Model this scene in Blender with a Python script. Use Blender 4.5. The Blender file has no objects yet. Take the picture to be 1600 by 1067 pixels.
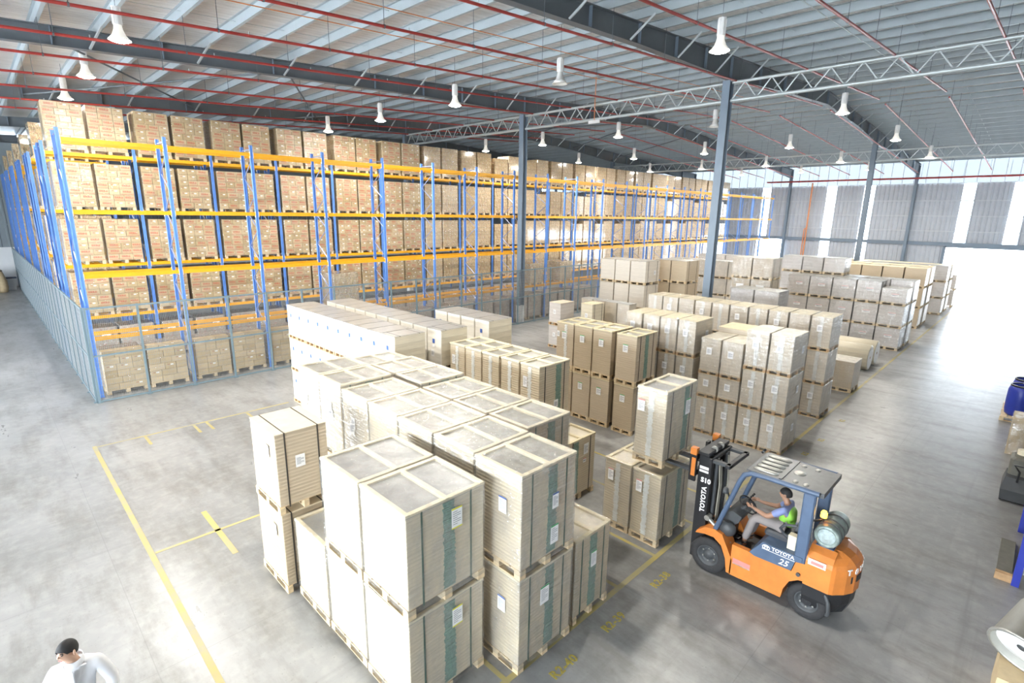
import bpy, bmesh, math, random
from mathutils import Vector, Matrix

RND = random.Random(11)
scene = bpy.context.scene
col = scene.collection
PI = math.pi

# ------------------------------------------------------------------ camera, world, exposure
YAW, PITCH, ROLL, FPX, CAM_H = math.radians(44.883), math.radians(-13.458), math.radians(0.859), 829.87, 6.0
fw = Vector((math.cos(PITCH) * math.cos(YAW), math.cos(PITCH) * math.sin(YAW), math.sin(PITCH)))
rt = fw.cross(Vector((0, 0, 1))).normalized()
up = rt.cross(fw)
r2 = rt * math.cos(ROLL) + up * math.sin(ROLL)
u2 = -rt * math.sin(ROLL) + up * math.cos(ROLL)
cam = bpy.data.cameras.new('camera')
cam.sensor_fit = 'HORIZONTAL'
cam.sensor_width = 36.0
cam.lens = FPX / 1600 * 36.0
cam.clip_start = 0.05
cam.clip_end = 600
camo = bpy.data.objects.new('camera', cam)
m = Matrix((r2, u2, -fw)).transposed().to_4x4()
m.translation = (0, 0, CAM_H)
camo.matrix_world = m
col.objects.link(camo)
scene.camera = camo

scene.view_settings.view_transform = 'Standard'
scene.view_settings.look = 'None'
scene.view_settings.gamma = 1.0
scene.view_settings.use_curve_mapping = False
scene.view_settings.exposure = 0.55
scene.cycles.use_denoising = True
scene.cycles.max_bounces = 8
scene.cycles.diffuse_bounces = 5
scene.cycles.transparent_max_bounces = 12
scene.cycles.sample_clamp_indirect = 8.0

world = bpy.data.worlds.new('world')
scene.world = world
world.use_nodes = True
bg = world.node_tree.nodes['Background']
bg.inputs[0].default_value = (0.86, 0.935, 1.0, 1)
bg.inputs[1].default_value = 23.0

def portal(name, loc, rot, sx, sy):
    l = bpy.data.lights.new(name, 'AREA')
    l.shape = 'RECTANGLE'; l.size = sx; l.size_y = sy
    l.cycles.is_portal = True
    o = bpy.data.objects.new(name, l)
    o.location = loc; o.rotation_euler = rot
    col.objects.link(o)

NEAR_X, FAR_X, LEFT_Y, RIGHT_Y = -16.0, 62.7, 56.4, -16.0
DOCKS = [(-4.5, 2.5), (4.0, 11.0), (12.5, 19.5), (24.0, 31.0), (33.0, 40.0)]
DOCK_H = 6.5
for (a, b) in DOCKS:
    portal('dock_door_daylight_offscreen', (NEAR_X, (a + b) / 2, DOCK_H / 2), (PI / 2, 0, -PI / 2), b - a, DOCK_H)
portal('far_door_daylight_offscreen', (FAR_X, -0.6, 1.9), (PI / 2, 0, PI / 2), 15.0, 3.8)

# ------------------------------------------------------------------ mesh helpers
class MB:
    def __init__(s): s.v = []; s.f = []; s.m = []; s.sm = []
    def add(s, vs, fs, mi=0, smooth=False):
        o = len(s.v); s.v += [tuple(p) for p in vs]
        for f in fs:
            s.f.append([i + o for i in f]); s.m.append(mi); s.sm.append(smooth)
        return s
    def box(s, x0, x1, y0, y1, z0, z1, mi=0):
        return s.add([(x0, y0, z0), (x1, y0, z0), (x1, y1, z0), (x0, y1, z0), (x0, y0, z1), (x1, y0, z1), (x1, y1, z1), (x0, y1, z1)],
                     [(0, 3, 2, 1), (4, 5, 6, 7), (0, 1, 5, 4), (1, 2, 6, 5), (2, 3, 7, 6), (3, 0, 4, 7)], mi)
    def cbox(s, x0, x1, y0, y1, z0, z1, c=0.02, mi=0):
        # box with chamfered vertical and top edges
        def ring(i, z): return [(x0 + c + i, y0 + i, z), (x1 - c - i, y0 + i, z), (x1 - i, y0 + c + i, z), (x1 - i, y1 - c - i, z), (x1 - c - i, y1 - i, z), (x0 + c + i, y1 - i, z), (x0 + i, y1 - c - i, z), (x0 + i, y0 + c + i, z)]
        vs = ring(0, z0) + ring(0, z1 - c) + ring(c, z1)
        fs = [tuple(reversed(range(8))), tuple(range(16, 24))]
        for k in (0, 8):
            for i in range(8): fs.append((k + i, k + (i + 1) % 8, k + 8 + (i + 1) % 8, k + 8 + i))
        return s.add(vs, fs, mi)
    def cyl(s, p0, p1, r, n=8, mi=0, r1=None, caps=True, smooth=True):
        p0 = Vector(p0); p1 = Vector(p1); d = (p1 - p0)
        if d.length < 1e-9: return s
        d.normalize()
        a = d.orthogonal().normalized(); b = d.cross(a)
        r1 = r if r1 is None else r1
        vs = []
        for p, rr in ((p0, r), (p1, r1)):
            for i in range(n):
                t = 2 * PI * i / n
                vs.append(p + (a * math.cos(t) + b * math.sin(t)) * rr)
        s.add(vs, [(i, (i + 1) % n, n + (i + 1) % n, n + i) for i in range(n)], mi, smooth)
        if caps:
            s.add(vs[:n], [tuple(reversed(range(n)))], mi); s.add(vs[n:], [tuple(range(n))], mi)
        return s
    def bar(s, p0, p1, w, h=None, mi=0):
        # square bar between two points
        h = w if h is None else h
        p0 = Vector(p0); p1 = Vector(p1); d = (p1 - p0).normalized()
        ref = Vector((0, 0, 1)) if abs(d.z) < 0.95 else Vector((1, 0, 0))
        a = d.cross(ref).normalized() * (w / 2); b = a.normalized().cross(d).normalized() * (h / 2)
        vs = [p + sa * a + sb * b for p in (p0, p1) for sa, sb in ((-1, -1), (1, -1), (1, 1), (-1, 1))]
        return s.add(vs, [(3, 2, 1, 0), (4, 5, 6, 7), (0, 1, 5, 4), (1, 2, 6, 5), (2, 3, 7, 6), (3, 0, 4, 7)], mi)
    def tube(s, path, r, n=8, mi=0, flat=1.0):
        P = [Vector(p) for p in path]; rings = []
        prev = None
        for i, p in enumerate(P):
            d = (P[min(i + 1, len(P) - 1)] - P[max(i - 1, 0)]).normalized()
            if prev is None: a = d.orthogonal().normalized()
            else: a = (prev - d * prev.dot(d)).normalized()
            prev = a; b = d.cross(a)
            rings.append([p + (a * math.cos(2 * PI * k / n) + b * math.sin(2 * PI * k / n) * flat) * r for k in range(n)])
        vs = [v for g in rings for v in g]; fs = []
        for i in range(len(P) - 1):
            for k in range(n): fs.append((i * n + k, i * n + (k + 1) % n, (i + 1) * n + (k + 1) % n, (i + 1) * n + k))
        s.add(vs, fs, mi, True)
        s.add(rings[0], [tuple(reversed(range(n)))], mi); s.add(rings[-1], [tuple(range(n))], mi)
        return s
    def lathe(s, prof, n=20, mi=0, M=None, smooth=True):
        vs = []; fs = []
        for (r, z) in prof:
            for k in range(n): vs.append(Vector((r * math.cos(2 * PI * k / n), r * math.sin(2 * PI * k / n), z)))
        if M is not None: vs = [M @ v for v in vs]
        for i in range(len(prof) - 1):
            for k in range(n): fs.append((i * n + k, i * n + (k + 1) % n, (i + 1) * n + (k + 1) % n, (i + 1) * n + k))
        return s.add(vs, fs, mi, smooth)
    def prism(s, poly, x0, x1, axis='x', mi=0):
        # poly of (a,b); axis x: (a,b)=(y,z); axis y: (x,z); axis z: (x,y)
        def pt(a, b, c): return (c, a, b) if axis == 'x' else ((a, c, b) if axis == 'y' else (a, b, c))
        n = len(poly); vs = [pt(a, b, x0) for a, b in poly] + [pt(a, b, x1) for a, b in poly]
        fs = [tuple(reversed(range(n))), tuple(range(n, 2 * n))] + [(i, (i + 1) % n, n + (i + 1) % n, n + i) for i in range(n)]
        return s.add(vs, fs, mi)
    def loft(s, rings, mi=0, smooth=False, caps=True):
        n = len(rings[0]); vs = [p for g in rings for p in g]; fs = []
        for i in range(len(rings) - 1):
            for k in range(n): fs.append((i * n + k, i * n + (k + 1) % n, (i + 1) * n + (k + 1) % n, (i + 1) * n + k))
        s.add(vs, fs, mi, smooth)
        if caps:
            s.add(rings[0], [tuple(reversed(range(n)))], mi); s.add(rings[-1], [tuple(range(n))], mi)
        return s
    def ball(s, c, rx, ry=None, rz=None, n=10, mi=0, M=None):
        ry = rx if ry is None else ry; rz = rx if rz is None else rz
        rings = []
        for i in range(1, n):
            t = PI * i / n
            rings.append([Vector((rx * math.sin(t) * math.cos(2 * PI * k / (2 * n)), ry * math.sin(t) * math.sin(2 * PI * k / (2 * n)), -rz * math.cos(t))) for k in range(2 * n)])
        if M is not None: rings = [[M @ p for p in g] for g in rings]
        rings = [[p + Vector(c) for p in g] for g in rings]
        return s.loft(rings, mi, True)
    def mesh(s, name, mats, fix=True):
        me = bpy.data.meshes.new(name)
        me.from_pydata(s.v, [], s.f)
        for mt in (mats if isinstance(mats, (list, tuple)) else [mats]): me.materials.append(mt)
        me.polygons.foreach_set('material_index', s.m)
        me.polygons.foreach_set('use_smooth', s.sm)
        if fix:
            bm = bmesh.new(); bm.from_mesh(me)
            bmesh.ops.recalc_face_normals(bm, faces=bm.faces); bm.to_mesh(me); bm.free()
        me.update()
        return me

def ob(name, me, parent=None, loc=(0, 0, 0), rot=None, kind=None):
    o = bpy.data.objects.new(name, me)
    o.location = loc
    if rot: o.rotation_euler = rot
    if parent: o.parent = parent
    if kind: o['kind'] = kind
    col.objects.link(o)
    return o
def tag(o, label, cat, group=None):
    o['label'] = label; o['category'] = cat
    if group: o['group'] = group
    return o
def thing(name, label, cat, loc=(0, 0, 0), rot=None, group=None):
    o = ob(name, None, None, loc, rot)
    o.empty_display_size = 0.2
    return tag(o, label, cat, group)
def struct(name, me, loc=(0, 0, 0), parent=None):
    return ob(name, me, parent, loc, None, None if parent else 'structure')
ORD = ['first', 'second', 'third', 'fourth', 'fifth', 'sixth', 'seventh', 'eighth', 'ninth', 'tenth', 'eleventh', 'twelfth', 'thirteenth', 'fourteenth', 'fifteenth',
       'sixteenth', 'seventeenth', 'eighteenth', 'nineteenth', 'twentieth', 'twenty-first', 'twenty-second', 'twenty-third', 'twenty-fourth', 'twenty-fifth']

# ------------------------------------------------------------------ materials
def nt(name):
    mt = bpy.data.materials.new(name); mt.use_nodes = True
    t = mt.node_tree
    return mt, t, t.nodes['Principled BSDF']
def N(t, typ, **kw):
    n = t.nodes.new(typ)
    for k, v in kw.items(): setattr(n, k, v)
    return n
def L(t, a, b): t.links.new(a, b)
def math_n(t, op, a, b=None, clamp=False):
    n = N(t, 'ShaderNodeMath', operation=op); n.use_clamp = clamp
    for i, x in enumerate((a, b)):
        if x is None: continue
        if isinstance(x, (int, float)): n.inputs[i].default_value = x
        else: L(t, x, n.inputs[i])
    return n.outputs[0]
def mixc(t, fac, a, b, typ='MIX'):
    n = N(t, 'ShaderNodeMix', data_type='RGBA', blend_type=typ)
    for i, x in ((0, fac), (6, a), (7, b)):
        if isinstance(x, (int, float)): n.inputs[i].default_value = x
        elif isinstance(x, tuple): n.inputs[i].default_value = (*x, 1) if len(x) == 3 else x
        else: L(t, x, n.inputs[i])
    return n.outputs[2]
def noise(t, vec, scale, detail=3, rough=0.55):
    n = N(t, 'ShaderNodeTexNoise'); n.inputs['Scale'].default_value = scale; n.inputs['Detail'].default_value = detail; n.inputs['Roughness'].default_value = rough
    if vec is not None: L(t, vec, n.inputs['Vector'])
    return n.outputs['Fac']
def ramp(t, fac, lo, hi):
    n = N(t, 'ShaderNodeMapRange'); n.inputs[1].default_value = lo; n.inputs[2].default_value = hi
    L(t, fac, n.inputs[0]); return n.outputs[0]
def mapping(t, vec, scale=(1, 1, 1), loc=(0, 0, 0)):
    n = N(t, 'ShaderNodeMapping'); n.inputs['Scale'].default_value = scale; n.inputs['Location'].default_value = loc
    L(t, vec, n.inputs['Vector']); return n.outputs[0]
def bump(t, b, h, strength=0.3, dist=0.02):
    n = N(t, 'ShaderNodeBump'); n.inputs['Strength'].default_value = strength; n.inputs['Distance'].default_value = dist
    L(t, h, n.inputs['Height']); L(t, n.outputs[0], b.inputs['Normal'])
def vary(t, colr, amt=0.12):
    # per-object brightness difference
    oi = N(t, 'ShaderNodeObjectInfo')
    f = ramp(t, oi.outputs['Random'], 0, 1)
    return mixc(t, f, mixc(t, amt, colr, (0, 0, 0)), mixc(t, amt * 0.6, colr, (1, 1, 1)))
def simple(name, c, rough=0.5, metal=0.0, grime=0.08, scale=6.0, spec=0.5):
    mt, t, b = nt(name)
    tc = N(t, 'ShaderNodeTexCoord')
    f = noise(t, tc.outputs['Object'], scale)
    L(t, mixc(t, ramp(t, f, 0.3, 0.75), tuple(x * (1 - grime) for x in c), tuple(min(1, x * (1 + grime)) for x in c)), b.inputs['Base Color'])
    b.inputs['Roughness'].default_value = rough; b.inputs['Metallic'].default_value = metal
    b.inputs['Specular IOR Level'].default_value = spec
    return mt
def emit(name, c, s):
    mt, t, b = nt(name)
    b.inputs['Base Color'].default_value = (*c, 1); b.inputs['Emission Color'].default_value = (*c, 1); b.inputs['Emission Strength'].default_value = s
    return mt

def m_layers(name, c, line=0.25, freq=38.0, gloss=0.45, vary_amt=0.10, warp=0.6):
    # stacked sheets: thin horizontal layer lines
    mt, t, b = nt(name)
    tc = N(t, 'ShaderNodeTexCoord'); o = tc.outputs['Object']
    sx = N(t, 'ShaderNodeSeparateXYZ'); L(t, o, sx.inputs[0])
    nz = noise(t, mapping(t, o, (1.2, 1.2, 6)), 2.0, 4)
    z = math_n(t, 'ADD', math_n(t, 'MULTIPLY', sx.outputs[2], freq), math_n(t, 'MULTIPLY', nz, warp))
    s = math_n(t, 'SINE', math_n(t, 'MULTIPLY', z, 2 * PI / 2.0))
    ln = ramp(t, s, 0.55, 1.0)
    n2 = noise(t, mapping(t, o, (1, 1, 14)), 3.0, 3)
    base = mixc(t, ramp(t, n2, 0.35, 0.7), tuple(x * 0.93 for x in c), tuple(min(1, x * 1.05) for x in c))
    base = mixc(t, math_n(t, 'MULTIPLY', ln, line), base, tuple(x * 0.55 for x in c))
    L(t, vary(t, base, vary_amt), b.inputs['Base Color'])
    b.inputs['Roughness'].default_value = gloss
    bump(t, b, math_n(t, 'ADD', s, math_n(t, 'MULTIPLY', n2, 2.0)), 0.35, 0.006)
    return mt

M = {}
M['kraft'] = m_layers('kraft_sheets', (0.63, 0.53, 0.375), 0.22)
M['kraft_dark'] = m_layers('kraft_board', (0.53, 0.43, 0.30), 0.20, 34)
M['kraft_light'] = m_layers('kraft_ream_wrap', (0.65, 0.56, 0.435), 0.18, 22)
M['white_ream'] = m_layers('white_ream_wrap', (0.80, 0.77, 0.70), 0.06, 10, vary_amt=0.04)
M['cream_side'] = m_layers('cream_board', (0.70, 0.63, 0.48), 0.22, 12)
M['grey_wrap'] = m_layers('grey_print_wrap', (0.62, 0.58, 0.55), 0.22, 12, 0.25)
M['crate_board'] = m_layers('crate_board', (0.72, 0.66, 0.57), 0.10, 10)
M['wood'] = simple('pallet_pine', (0.66, 0.52, 0.33), 0.75, grime=0.2, scale=9)
M['wood_red'] = simple('pallet_block_wood', (0.50, 0.32, 0.17), 0.8, grime=0.2, scale=9)
M['batten'] = simple('batten_board', (0.74, 0.65, 0.47), 0.6, grime=0.08, scale=14)
M['batten_tan'] = simple('batten_kraft', (0.64, 0.55, 0.36), 0.6, grime=0.1, scale=14)
M['top_grey'] = simple('top_board', (0.30, 0.29, 0.255), 0.3, grime=0.2, scale=7)
M['top_tan'] = simple('top_board_tan', (0.62, 0.55, 0.42), 0.4, grime=0.08, scale=7)
M['top_pale'] = simple('top_sheet_pale', (0.33, 0.325, 0.31), 0.3, grime=0.15, scale=4)
M['strap_green'] = simple('green_strap', (0.03, 0.09, 0.06), 0.4)
M['strap_black'] = simple('dark_strap', (0.05, 0.045, 0.04), 0.45)
M['tab_green'] = simple('green_tab_paper', (0.22, 0.33, 0.27), 0.6, grime=0.2, scale=25)
M['tab_white'] = simple('white_tab_paper', (0.80, 0.82, 0.80), 0.6)
M['paper'] = simple('label_paper', (0.86, 0.86, 0.86), 0.6, grime=0.02)
M['ink'] = simple('label_ink', (0.30, 0.31, 0.34), 0.7)
M['lab_yellow'] = simple('label_yellow', (0.75, 0.72, 0.05), 0.6)
M['lab_green'] = simple('label_green', (0.06, 0.42, 0.14), 0.6)
M['lab_red'] = simple('label_red', (0.62, 0.22, 0.20), 0.6)
M['lab_blue'] = simple('label_blue', (0.06, 0.13, 0.42), 0.6)
M['film_white'] = simple('stripe_film', (0.80, 0.80, 0.80), 0.3)

def m_film(name, fac=0.14, tint=(0.95, 0.96, 0.97), diff=0.3, rough=0.14):
    mt, t, b = nt(name)
    t.nodes.remove(b)
    out = t.nodes['Material Output']
    tc = N(t, 'ShaderNodeTexCoord'); o = tc.outputs['Object']
    oi = N(t, 'ShaderNodeObjectInfo')
    off = N(t, 'ShaderNodeVectorMath', operation='ADD'); L(t, o, off.inputs[0]); L(t, oi.outputs['Location'], off.inputs[1])
    n1 = noise(t, mapping(t, off.outputs[0], (2.2, 2.2, 1.0)), 2.6, 4, 0.6)
    n2 = noise(t, mapping(t, off.outputs[0], (1.0, 1.0, 5.0)), 3.0, 3)
    tr = N(t, 'ShaderNodeBsdfTransparent'); tr.inputs[0].default_value = (*tint, 1)
    gl = N(t, 'ShaderNodeBsdfGlossy'); gl.inputs['Roughness'].default_value = rough; gl.inputs[0].default_value = (0.95, 0.95, 0.95, 1)
    df = N(t, 'ShaderNodeBsdfDiffuse'); df.inputs[0].default_value = (0.85, 0.86, 0.86, 1)
    bp = N(t, 'ShaderNodeBump'); bp.inputs['Strength'].default_value = 0.8; bp.inputs['Distance'].default_value = 0.05
    L(t, math_n(t, 'ADD', n1, n2), bp.inputs['Height']); L(t, bp.outputs[0], gl.inputs['Normal'])
    m0 = N(t, 'ShaderNodeMixShader'); m0.inputs[0].default_value = diff
    L(t, gl.outputs[0], m0.inputs[1]); L(t, df.outputs[0], m0.inputs[2])
    mx = N(t, 'ShaderNodeMixShader')
    L(t, math_n(t, 'MULTIPLY', ramp(t, n1, 0.3, 0.75), fac * 2), mx.inputs[0])
    L(t, tr.outputs[0], mx.inputs[1]); L(t, m0.outputs[0], mx.inputs[2]); L(t, mx.outputs[0], out.inputs[0])
    return mt
M['film'] = m_film('stretch_film', 0.20)
M['film_clear'] = m_film('stretch_film_clear', 0.11, diff=0.1, rough=0.10)
M['film_heavy'] = m_film('stretch_film_heavy', 0.27)

def m_carton(name, red, label):
    mt, t, b = nt(name)
    tc = N(t, 'ShaderNodeTexCoord'); o = tc.outputs['Object']
    s = N(t, 'ShaderNodeSeparateXYZ'); L(t, o, s.inputs[0])
    g = N(t, 'ShaderNodeNewGeometry'); gn = N(t, 'ShaderNodeSeparateXYZ'); L(t, g.outputs['Normal'], gn.inputs[0])
    front = math_n(t, 'LESS_THAN', gn.outputs[1], -0.7)
    def rect(x0, x1, z0, z1):
        a = math_n(t, 'MULTIPLY', math_n(t, 'GREATER_THAN', s.outputs[0], x0), math_n(t, 'LESS_THAN', s.outputs[0], x1))
        c = math_n(t, 'MULTIPLY', math_n(t, 'GREATER_THAN', s.outputs[2], z0), math_n(t, 'LESS_THAN', s.outputs[2], z1))
        return math_n(t, 'MULTIPLY', math_n(t, 'MULTIPLY', a, c), front)
    c = (0.56, 0.415, 0.215)
    colr = vary(t, mixc(t, ramp(t, noise(t, o, 5), 0.3, 0.7), tuple(x * 0.94 for x in c), tuple(x * 1.06 for x in c)), 0.16)
    if red:
        txt = math_n(t, 'MULTIPLY', ramp(t, noise(t, mapping(t, o, (90, 1, 12)), 1.0, 1), 0.40, 0.46), 0.72)
        colr = mixc(t, math_n(t, 'MULTIPLY', rect(-0.14, 0.13, -0.02, 0.055), txt), colr, (0.50, 0.05, 0.03))
        colr = mixc(t, math_n(t, 'MULTIPLY', rect(-0.2, 0.2, -0.085, -0.065), 0.7), colr, (0.50, 0.09, 0.06))
    if label:
        colr = mixc(t, rect(0.0, 0.085, 0.01, 0.055), colr, (0.85, 0.85, 0.83))
        colr = mixc(t, rect(-0.09, -0.03, 0.03, 0.05), colr, (0.35, 0.10, 0.07))
    # taped seam
    colr = mixc(t, math_n(t, 'MULTIPLY', rect(-0.5, 0.5, 0.098, 0.2), 0.5), colr, (0.30, 0.20, 0.11))
    L(t, colr, b.inputs['Base Color']); b.inputs['Roughness'].default_value = 0.55
    return mt
M['carton_red'] = m_carton('carton_printed', True, False)
M['carton_lab'] = m_carton('carton_labelled', False, True)
M['carton_plain'] = m_carton('carton_plain', False, False)

def m_far_cartons(name, c, film):
    mt, t, b = nt(name)
    tc = N(t, 'ShaderNodeTexCoord'); o = tc.outputs['Object']
    s = N(t, 'ShaderNodeSeparateXYZ'); L(t, o, s.inputs[0])
    cb = N(t, 'ShaderNodeCombineXYZ'); L(t, math_n(t, 'ADD', s.outputs[0], s.outputs[1]), cb.inputs[0]); L(t, math_n(t, 'ADD', s.outputs[2], -0.13), cb.inputs[1])
    br = N(t, 'ShaderNodeTexBrick'); br.offset = 0.37
    L(t, cb.outputs[0], br.inputs['Vector'])
    br.inputs['Scale'].default_value = 1.0; br.inputs['Brick Width'].default_value = 0.38; br.inputs['Row Height'].default_value = 0.222
    br.inputs['Mortar Size'].default_value = 0.005
    br.inputs['Color1'].default_value = (*[x * 0.9 for x in c], 1); br.inputs['Color2'].default_value = (*[min(1, x * 1.08) for x in c], 1)
    br.inputs['Mortar'].default_value = (*[x * 0.4 for x in c], 1)
    txt = ramp(t, noise(t, mapping(t, o, (9, 9, 16)), 1.0, 1), 0.60, 0.64)
    colr = mixc(t, math_n(t, 'MULTIPLY', txt, 0.55), br.outputs['Color'], (0.48, 0.14, 0.10))
    wl = ramp(t, noise(t, mapping(t, o, (11, 11, 22), (3, 7, 1)), 1.0, 1), 0.66, 0.68)
    colr = mixc(t, math_n(t, 'MULTIPLY', wl, 0.8), colr, (0.85, 0.84, 0.8))
    L(t, vary(t, colr, 0.12), b.inputs['Base Color'])
    oi = N(t, 'ShaderNodeObjectInfo'); off = N(t, 'ShaderNodeVectorMath', operation='ADD'); L(t, o, off.inputs[0]); L(t, oi.outputs['Location'], off.inputs[1])
    n1 = noise(t, mapping(t, off.outputs[0], (3, 3, 1.6)), 2.2, 4, 0.65)
    b.inputs['Roughness'].default_value = 0.5
    b.inputs['Coat Weight'].default_value = film; b.inputs['Coat Roughness'].default_value = 0.09
    bump(t, b, n1, 0.8, 0.12 + 0.2 * (film > .9))
    return mt
M['far_cartons'] = m_far_cartons('wrapped_cartons', (0.55, 0.41, 0.22), 0.8)
M['silver_cartons'] = m_far_cartons('glossy_wrapped_cartons', (0.55, 0.41, 0.22), 1.0)
M['grey_cartons'] = m_far_cartons('grey_wrapped_cartons', (0.46, 0.40, 0.33), 0.6)

M['rack_blue'] = simple('rack_blue_paint', (0.12, 0.27, 0.66), 0.4, grime=0.06)
M['rack_orange'] = simple('rack_orange_paint', (0.76, 0.37, 0.012), 0.4, grime=0.06)
M['rack_clip'] = simple('beam_connector', (0.85, 0.62, 0.42), 0.4)
M['brace_grey'] = simple('brace_zinc', (0.34, 0.40, 0.62), 0.4, 0.4)
M['fence'] = simple('fence_paint', (0.15, 0.21, 0.24), 0.5)
M['wire'] = simple('fence_wire', (0.36, 0.39, 0.41), 0.45, 0.4)
M['steel'] = simple('grey_steel_paint', (0.115, 0.135, 0.155), 0.45, grime=0.08, scale=2)
M['steel_blue'] = simple('column_paint', (0.17, 0.22, 0.28), 0.45, grime=0.06, scale=2)
M['galv'] = simple('galvanised_steel', (0.50, 0.55, 0.57), 0.42, 0.35, grime=0.08, scale=3)
M['purlin'] = simple('purlin_galvanised', (0.33, 0.38, 0.415), 0.45, 0.0, grime=0.05, scale=2)
M['red_pipe'] = simple('sprinkler_red', (0.36, 0.035, 0.03), 0.4)
M['orange_pipe'] = simple('conduit_orange', (0.70, 0.26, 0.10), 0.45)
M['lamp_white'] = simple('lamp_housing_white', (0.85, 0.85, 0.85), 0.35)
M['lamp_refl'] = simple('lamp_reflector', (0.9, 0.9, 0.88), 0.25, 0.2)
M['lamp_glow'] = emit('lamp_glow', (1.0, 0.95, 0.85), 30.0)
M['lamp_refl_lit'] = emit('lit_acrylic_reflector', (0.9, 0.87, 0.80), 0.35)
M['lamp_off'] = simple('lamp_lens', (0.9, 0.9, 0.9), 0.15)
M['black'] = simple('black_paint', (0.018, 0.019, 0.022), 0.4)
M['rubber'] = simple('tyre_rubber', (0.028, 0.028, 0.03), 0.8, grime=0.2, scale=20)
M['dark_grey'] = simple('dark_grey_plastic', (0.06, 0.065, 0.07), 0.5)
def m_paint():
    mt, t, b = nt('floor_yellow_paint')
    tc = N(t, 'ShaderNodeTexCoord'); o = tc.outputs['Object']
    n1 = noise(t, o, 3.0, 4, 0.65); n2 = noise(t, o, 0.7, 3, 0.6)
    w = ramp(t, math_n(t, 'ADD', math_n(t, 'MULTIPLY', n1, 0.6), math_n(t, 'MULTIPLY', n2, 0.6)), 0.45, 0.75)
    L(t, mixc(t, w, (0.46, 0.37, 0.11), (0.33, 0.31, 0.23)), b.inputs['Base Color'])
    b.inputs['Roughness'].default_value = 0.5
    return mt
M['yellow_paint'] = m_paint()
M['yellow_text'] = simple('stencil_yellow', (0.46, 0.37, 0.08), 0.6, grime=0.35, scale=20)

def m_floor():
    mt, t, b = nt('concrete_floor')
    tc = N(t, 'ShaderNodeTexCoord'); o = tc.outputs['Object']
    n1 = noise(t, mapping(t, o, (1, 1, 1)), 0.18, 5, 0.6)
    n2 = noise(t, mapping(t, o, (2.0, 0.55, 1)), 0.8, 6, 0.68)
    n3 = noise(t, o, 5.0, 4, 0.6)
    c = mixc(t, ramp(t, n1, 0.35, 0.68), (0.20, 0.203, 0.202), (0.35, 0.352, 0.35))
    c = mixc(t, math_n(t, 'MULTIPLY', ramp(t, n2, 0.46, 0.66), 0.75), c, (0.165, 0.16, 0.148))
    c = mixc(t, math_n(t, 'MULTIPLY', ramp(t, n3, 0.45, 0.85), 0.35), c, (0.48, 0.475, 0.455))
    # tyre streaks along the aisle
    n4 = noise(t, mapping(t, o, (0.12, 3.5, 1)), 1.2, 3, 0.6)
    c = mixc(t, math_n(t, 'MULTIPLY', ramp(t, n4, 0.58, 0.74), 0.35), c, (0.15, 0.15, 0.147))
    sp = noise(t, o, 22.0, 2, 0.5)
    c = mixc(t, math_n(t, 'MULTIPLY', ramp(t, sp, 0.66, 0.74), 0.5), c, (0.18, 0.18, 0.175))
    # saw-cut joints
    s = N(t, 'ShaderNodeSeparateXYZ'); L(t, o, s.inputs[0])
    def joint(v, period, off):
        f = math_n(t, 'FRACT', math_n(t, 'DIVIDE', math_n(t, 'ADD', v, off), period))
        return math_n(t, 'LESS_THAN', f, 0.012 / period)
    j = math_n(t, 'MAXIMUM', joint(s.outputs[0], 5.95, 100.3), joint(s.outputs[1], 5.43, 101.2))
    c = mixc(t, math_n(t, 'MULTIPLY', j, 0.3), c, (0.13, 0.13, 0.13))
    L(t, c, b.inputs['Base Color'])
    L(t, math_n(t, 'ADD', math_n(t, 'MULTIPLY', n2, 0.26), 0.19), b.inputs['Roughness'])
    b.inputs['Specular IOR Level'].default_value = 0.5
    bump(t, b, math_n(t, 'ADD', n3, n2), 0.08, 0.01)
    return mt
M['floor'] = m_floor()
M['yard'] = simple('yard_concrete', (0.75, 0.75, 0.74), 0.8, grime=0.05, scale=0.5)

def m_roof():
    mt, t, b = nt('roof_foil')
    tc = N(t, 'ShaderNodeTexCoord'); o = tc.outputs['Object']
    n1 = noise(t, mapping(t, o, (0.7, 4.0, 1)), 1.2, 4, 0.6)
    s = N(t, 'ShaderNodeSeparateXYZ'); L(t, o, s.inputs[0])
    rib = math_n(t, 'SINE', math_n(t, 'MULTIPLY', s.outputs[1], 2 * PI / 0.24))
    c = mixc(t, ramp(t, n1, 0.35, 0.7), (0.56, 0.545, 0.53), (0.70, 0.69, 0.67))
    L(t, c, b.inputs['Base Color']); b.inputs['Roughness'].default_value = 0.3; b.inputs['Metallic'].default_value = 0.12
    bump(t, b, math_n(t, 'ADD', math_n(t, 'MULTIPLY', n1, 2.0), math_n(t, 'MULTIPLY', rib, 0.35)), 0.6, 0.04)
    return mt
M['roof'] = m_roof()
M['wall_grey'] = simple('cladding_grey', (0.46, 0.49, 0.54), 0.5, grime=0.05, scale=1.5)
M['wall_dark'] = simple('cladding_dark', (0.20, 0.235, 0.26), 0.55, grime=0.05, scale=1.5)
M['wall_white'] = simple('plaster_white', (0.72, 0.74, 0.75), 0.7, grime=0.05, scale=1.0)
M['girt'] = simple('girt_steel', (0.52, 0.55, 0.58), 0.45, grime=0.04)
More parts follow.
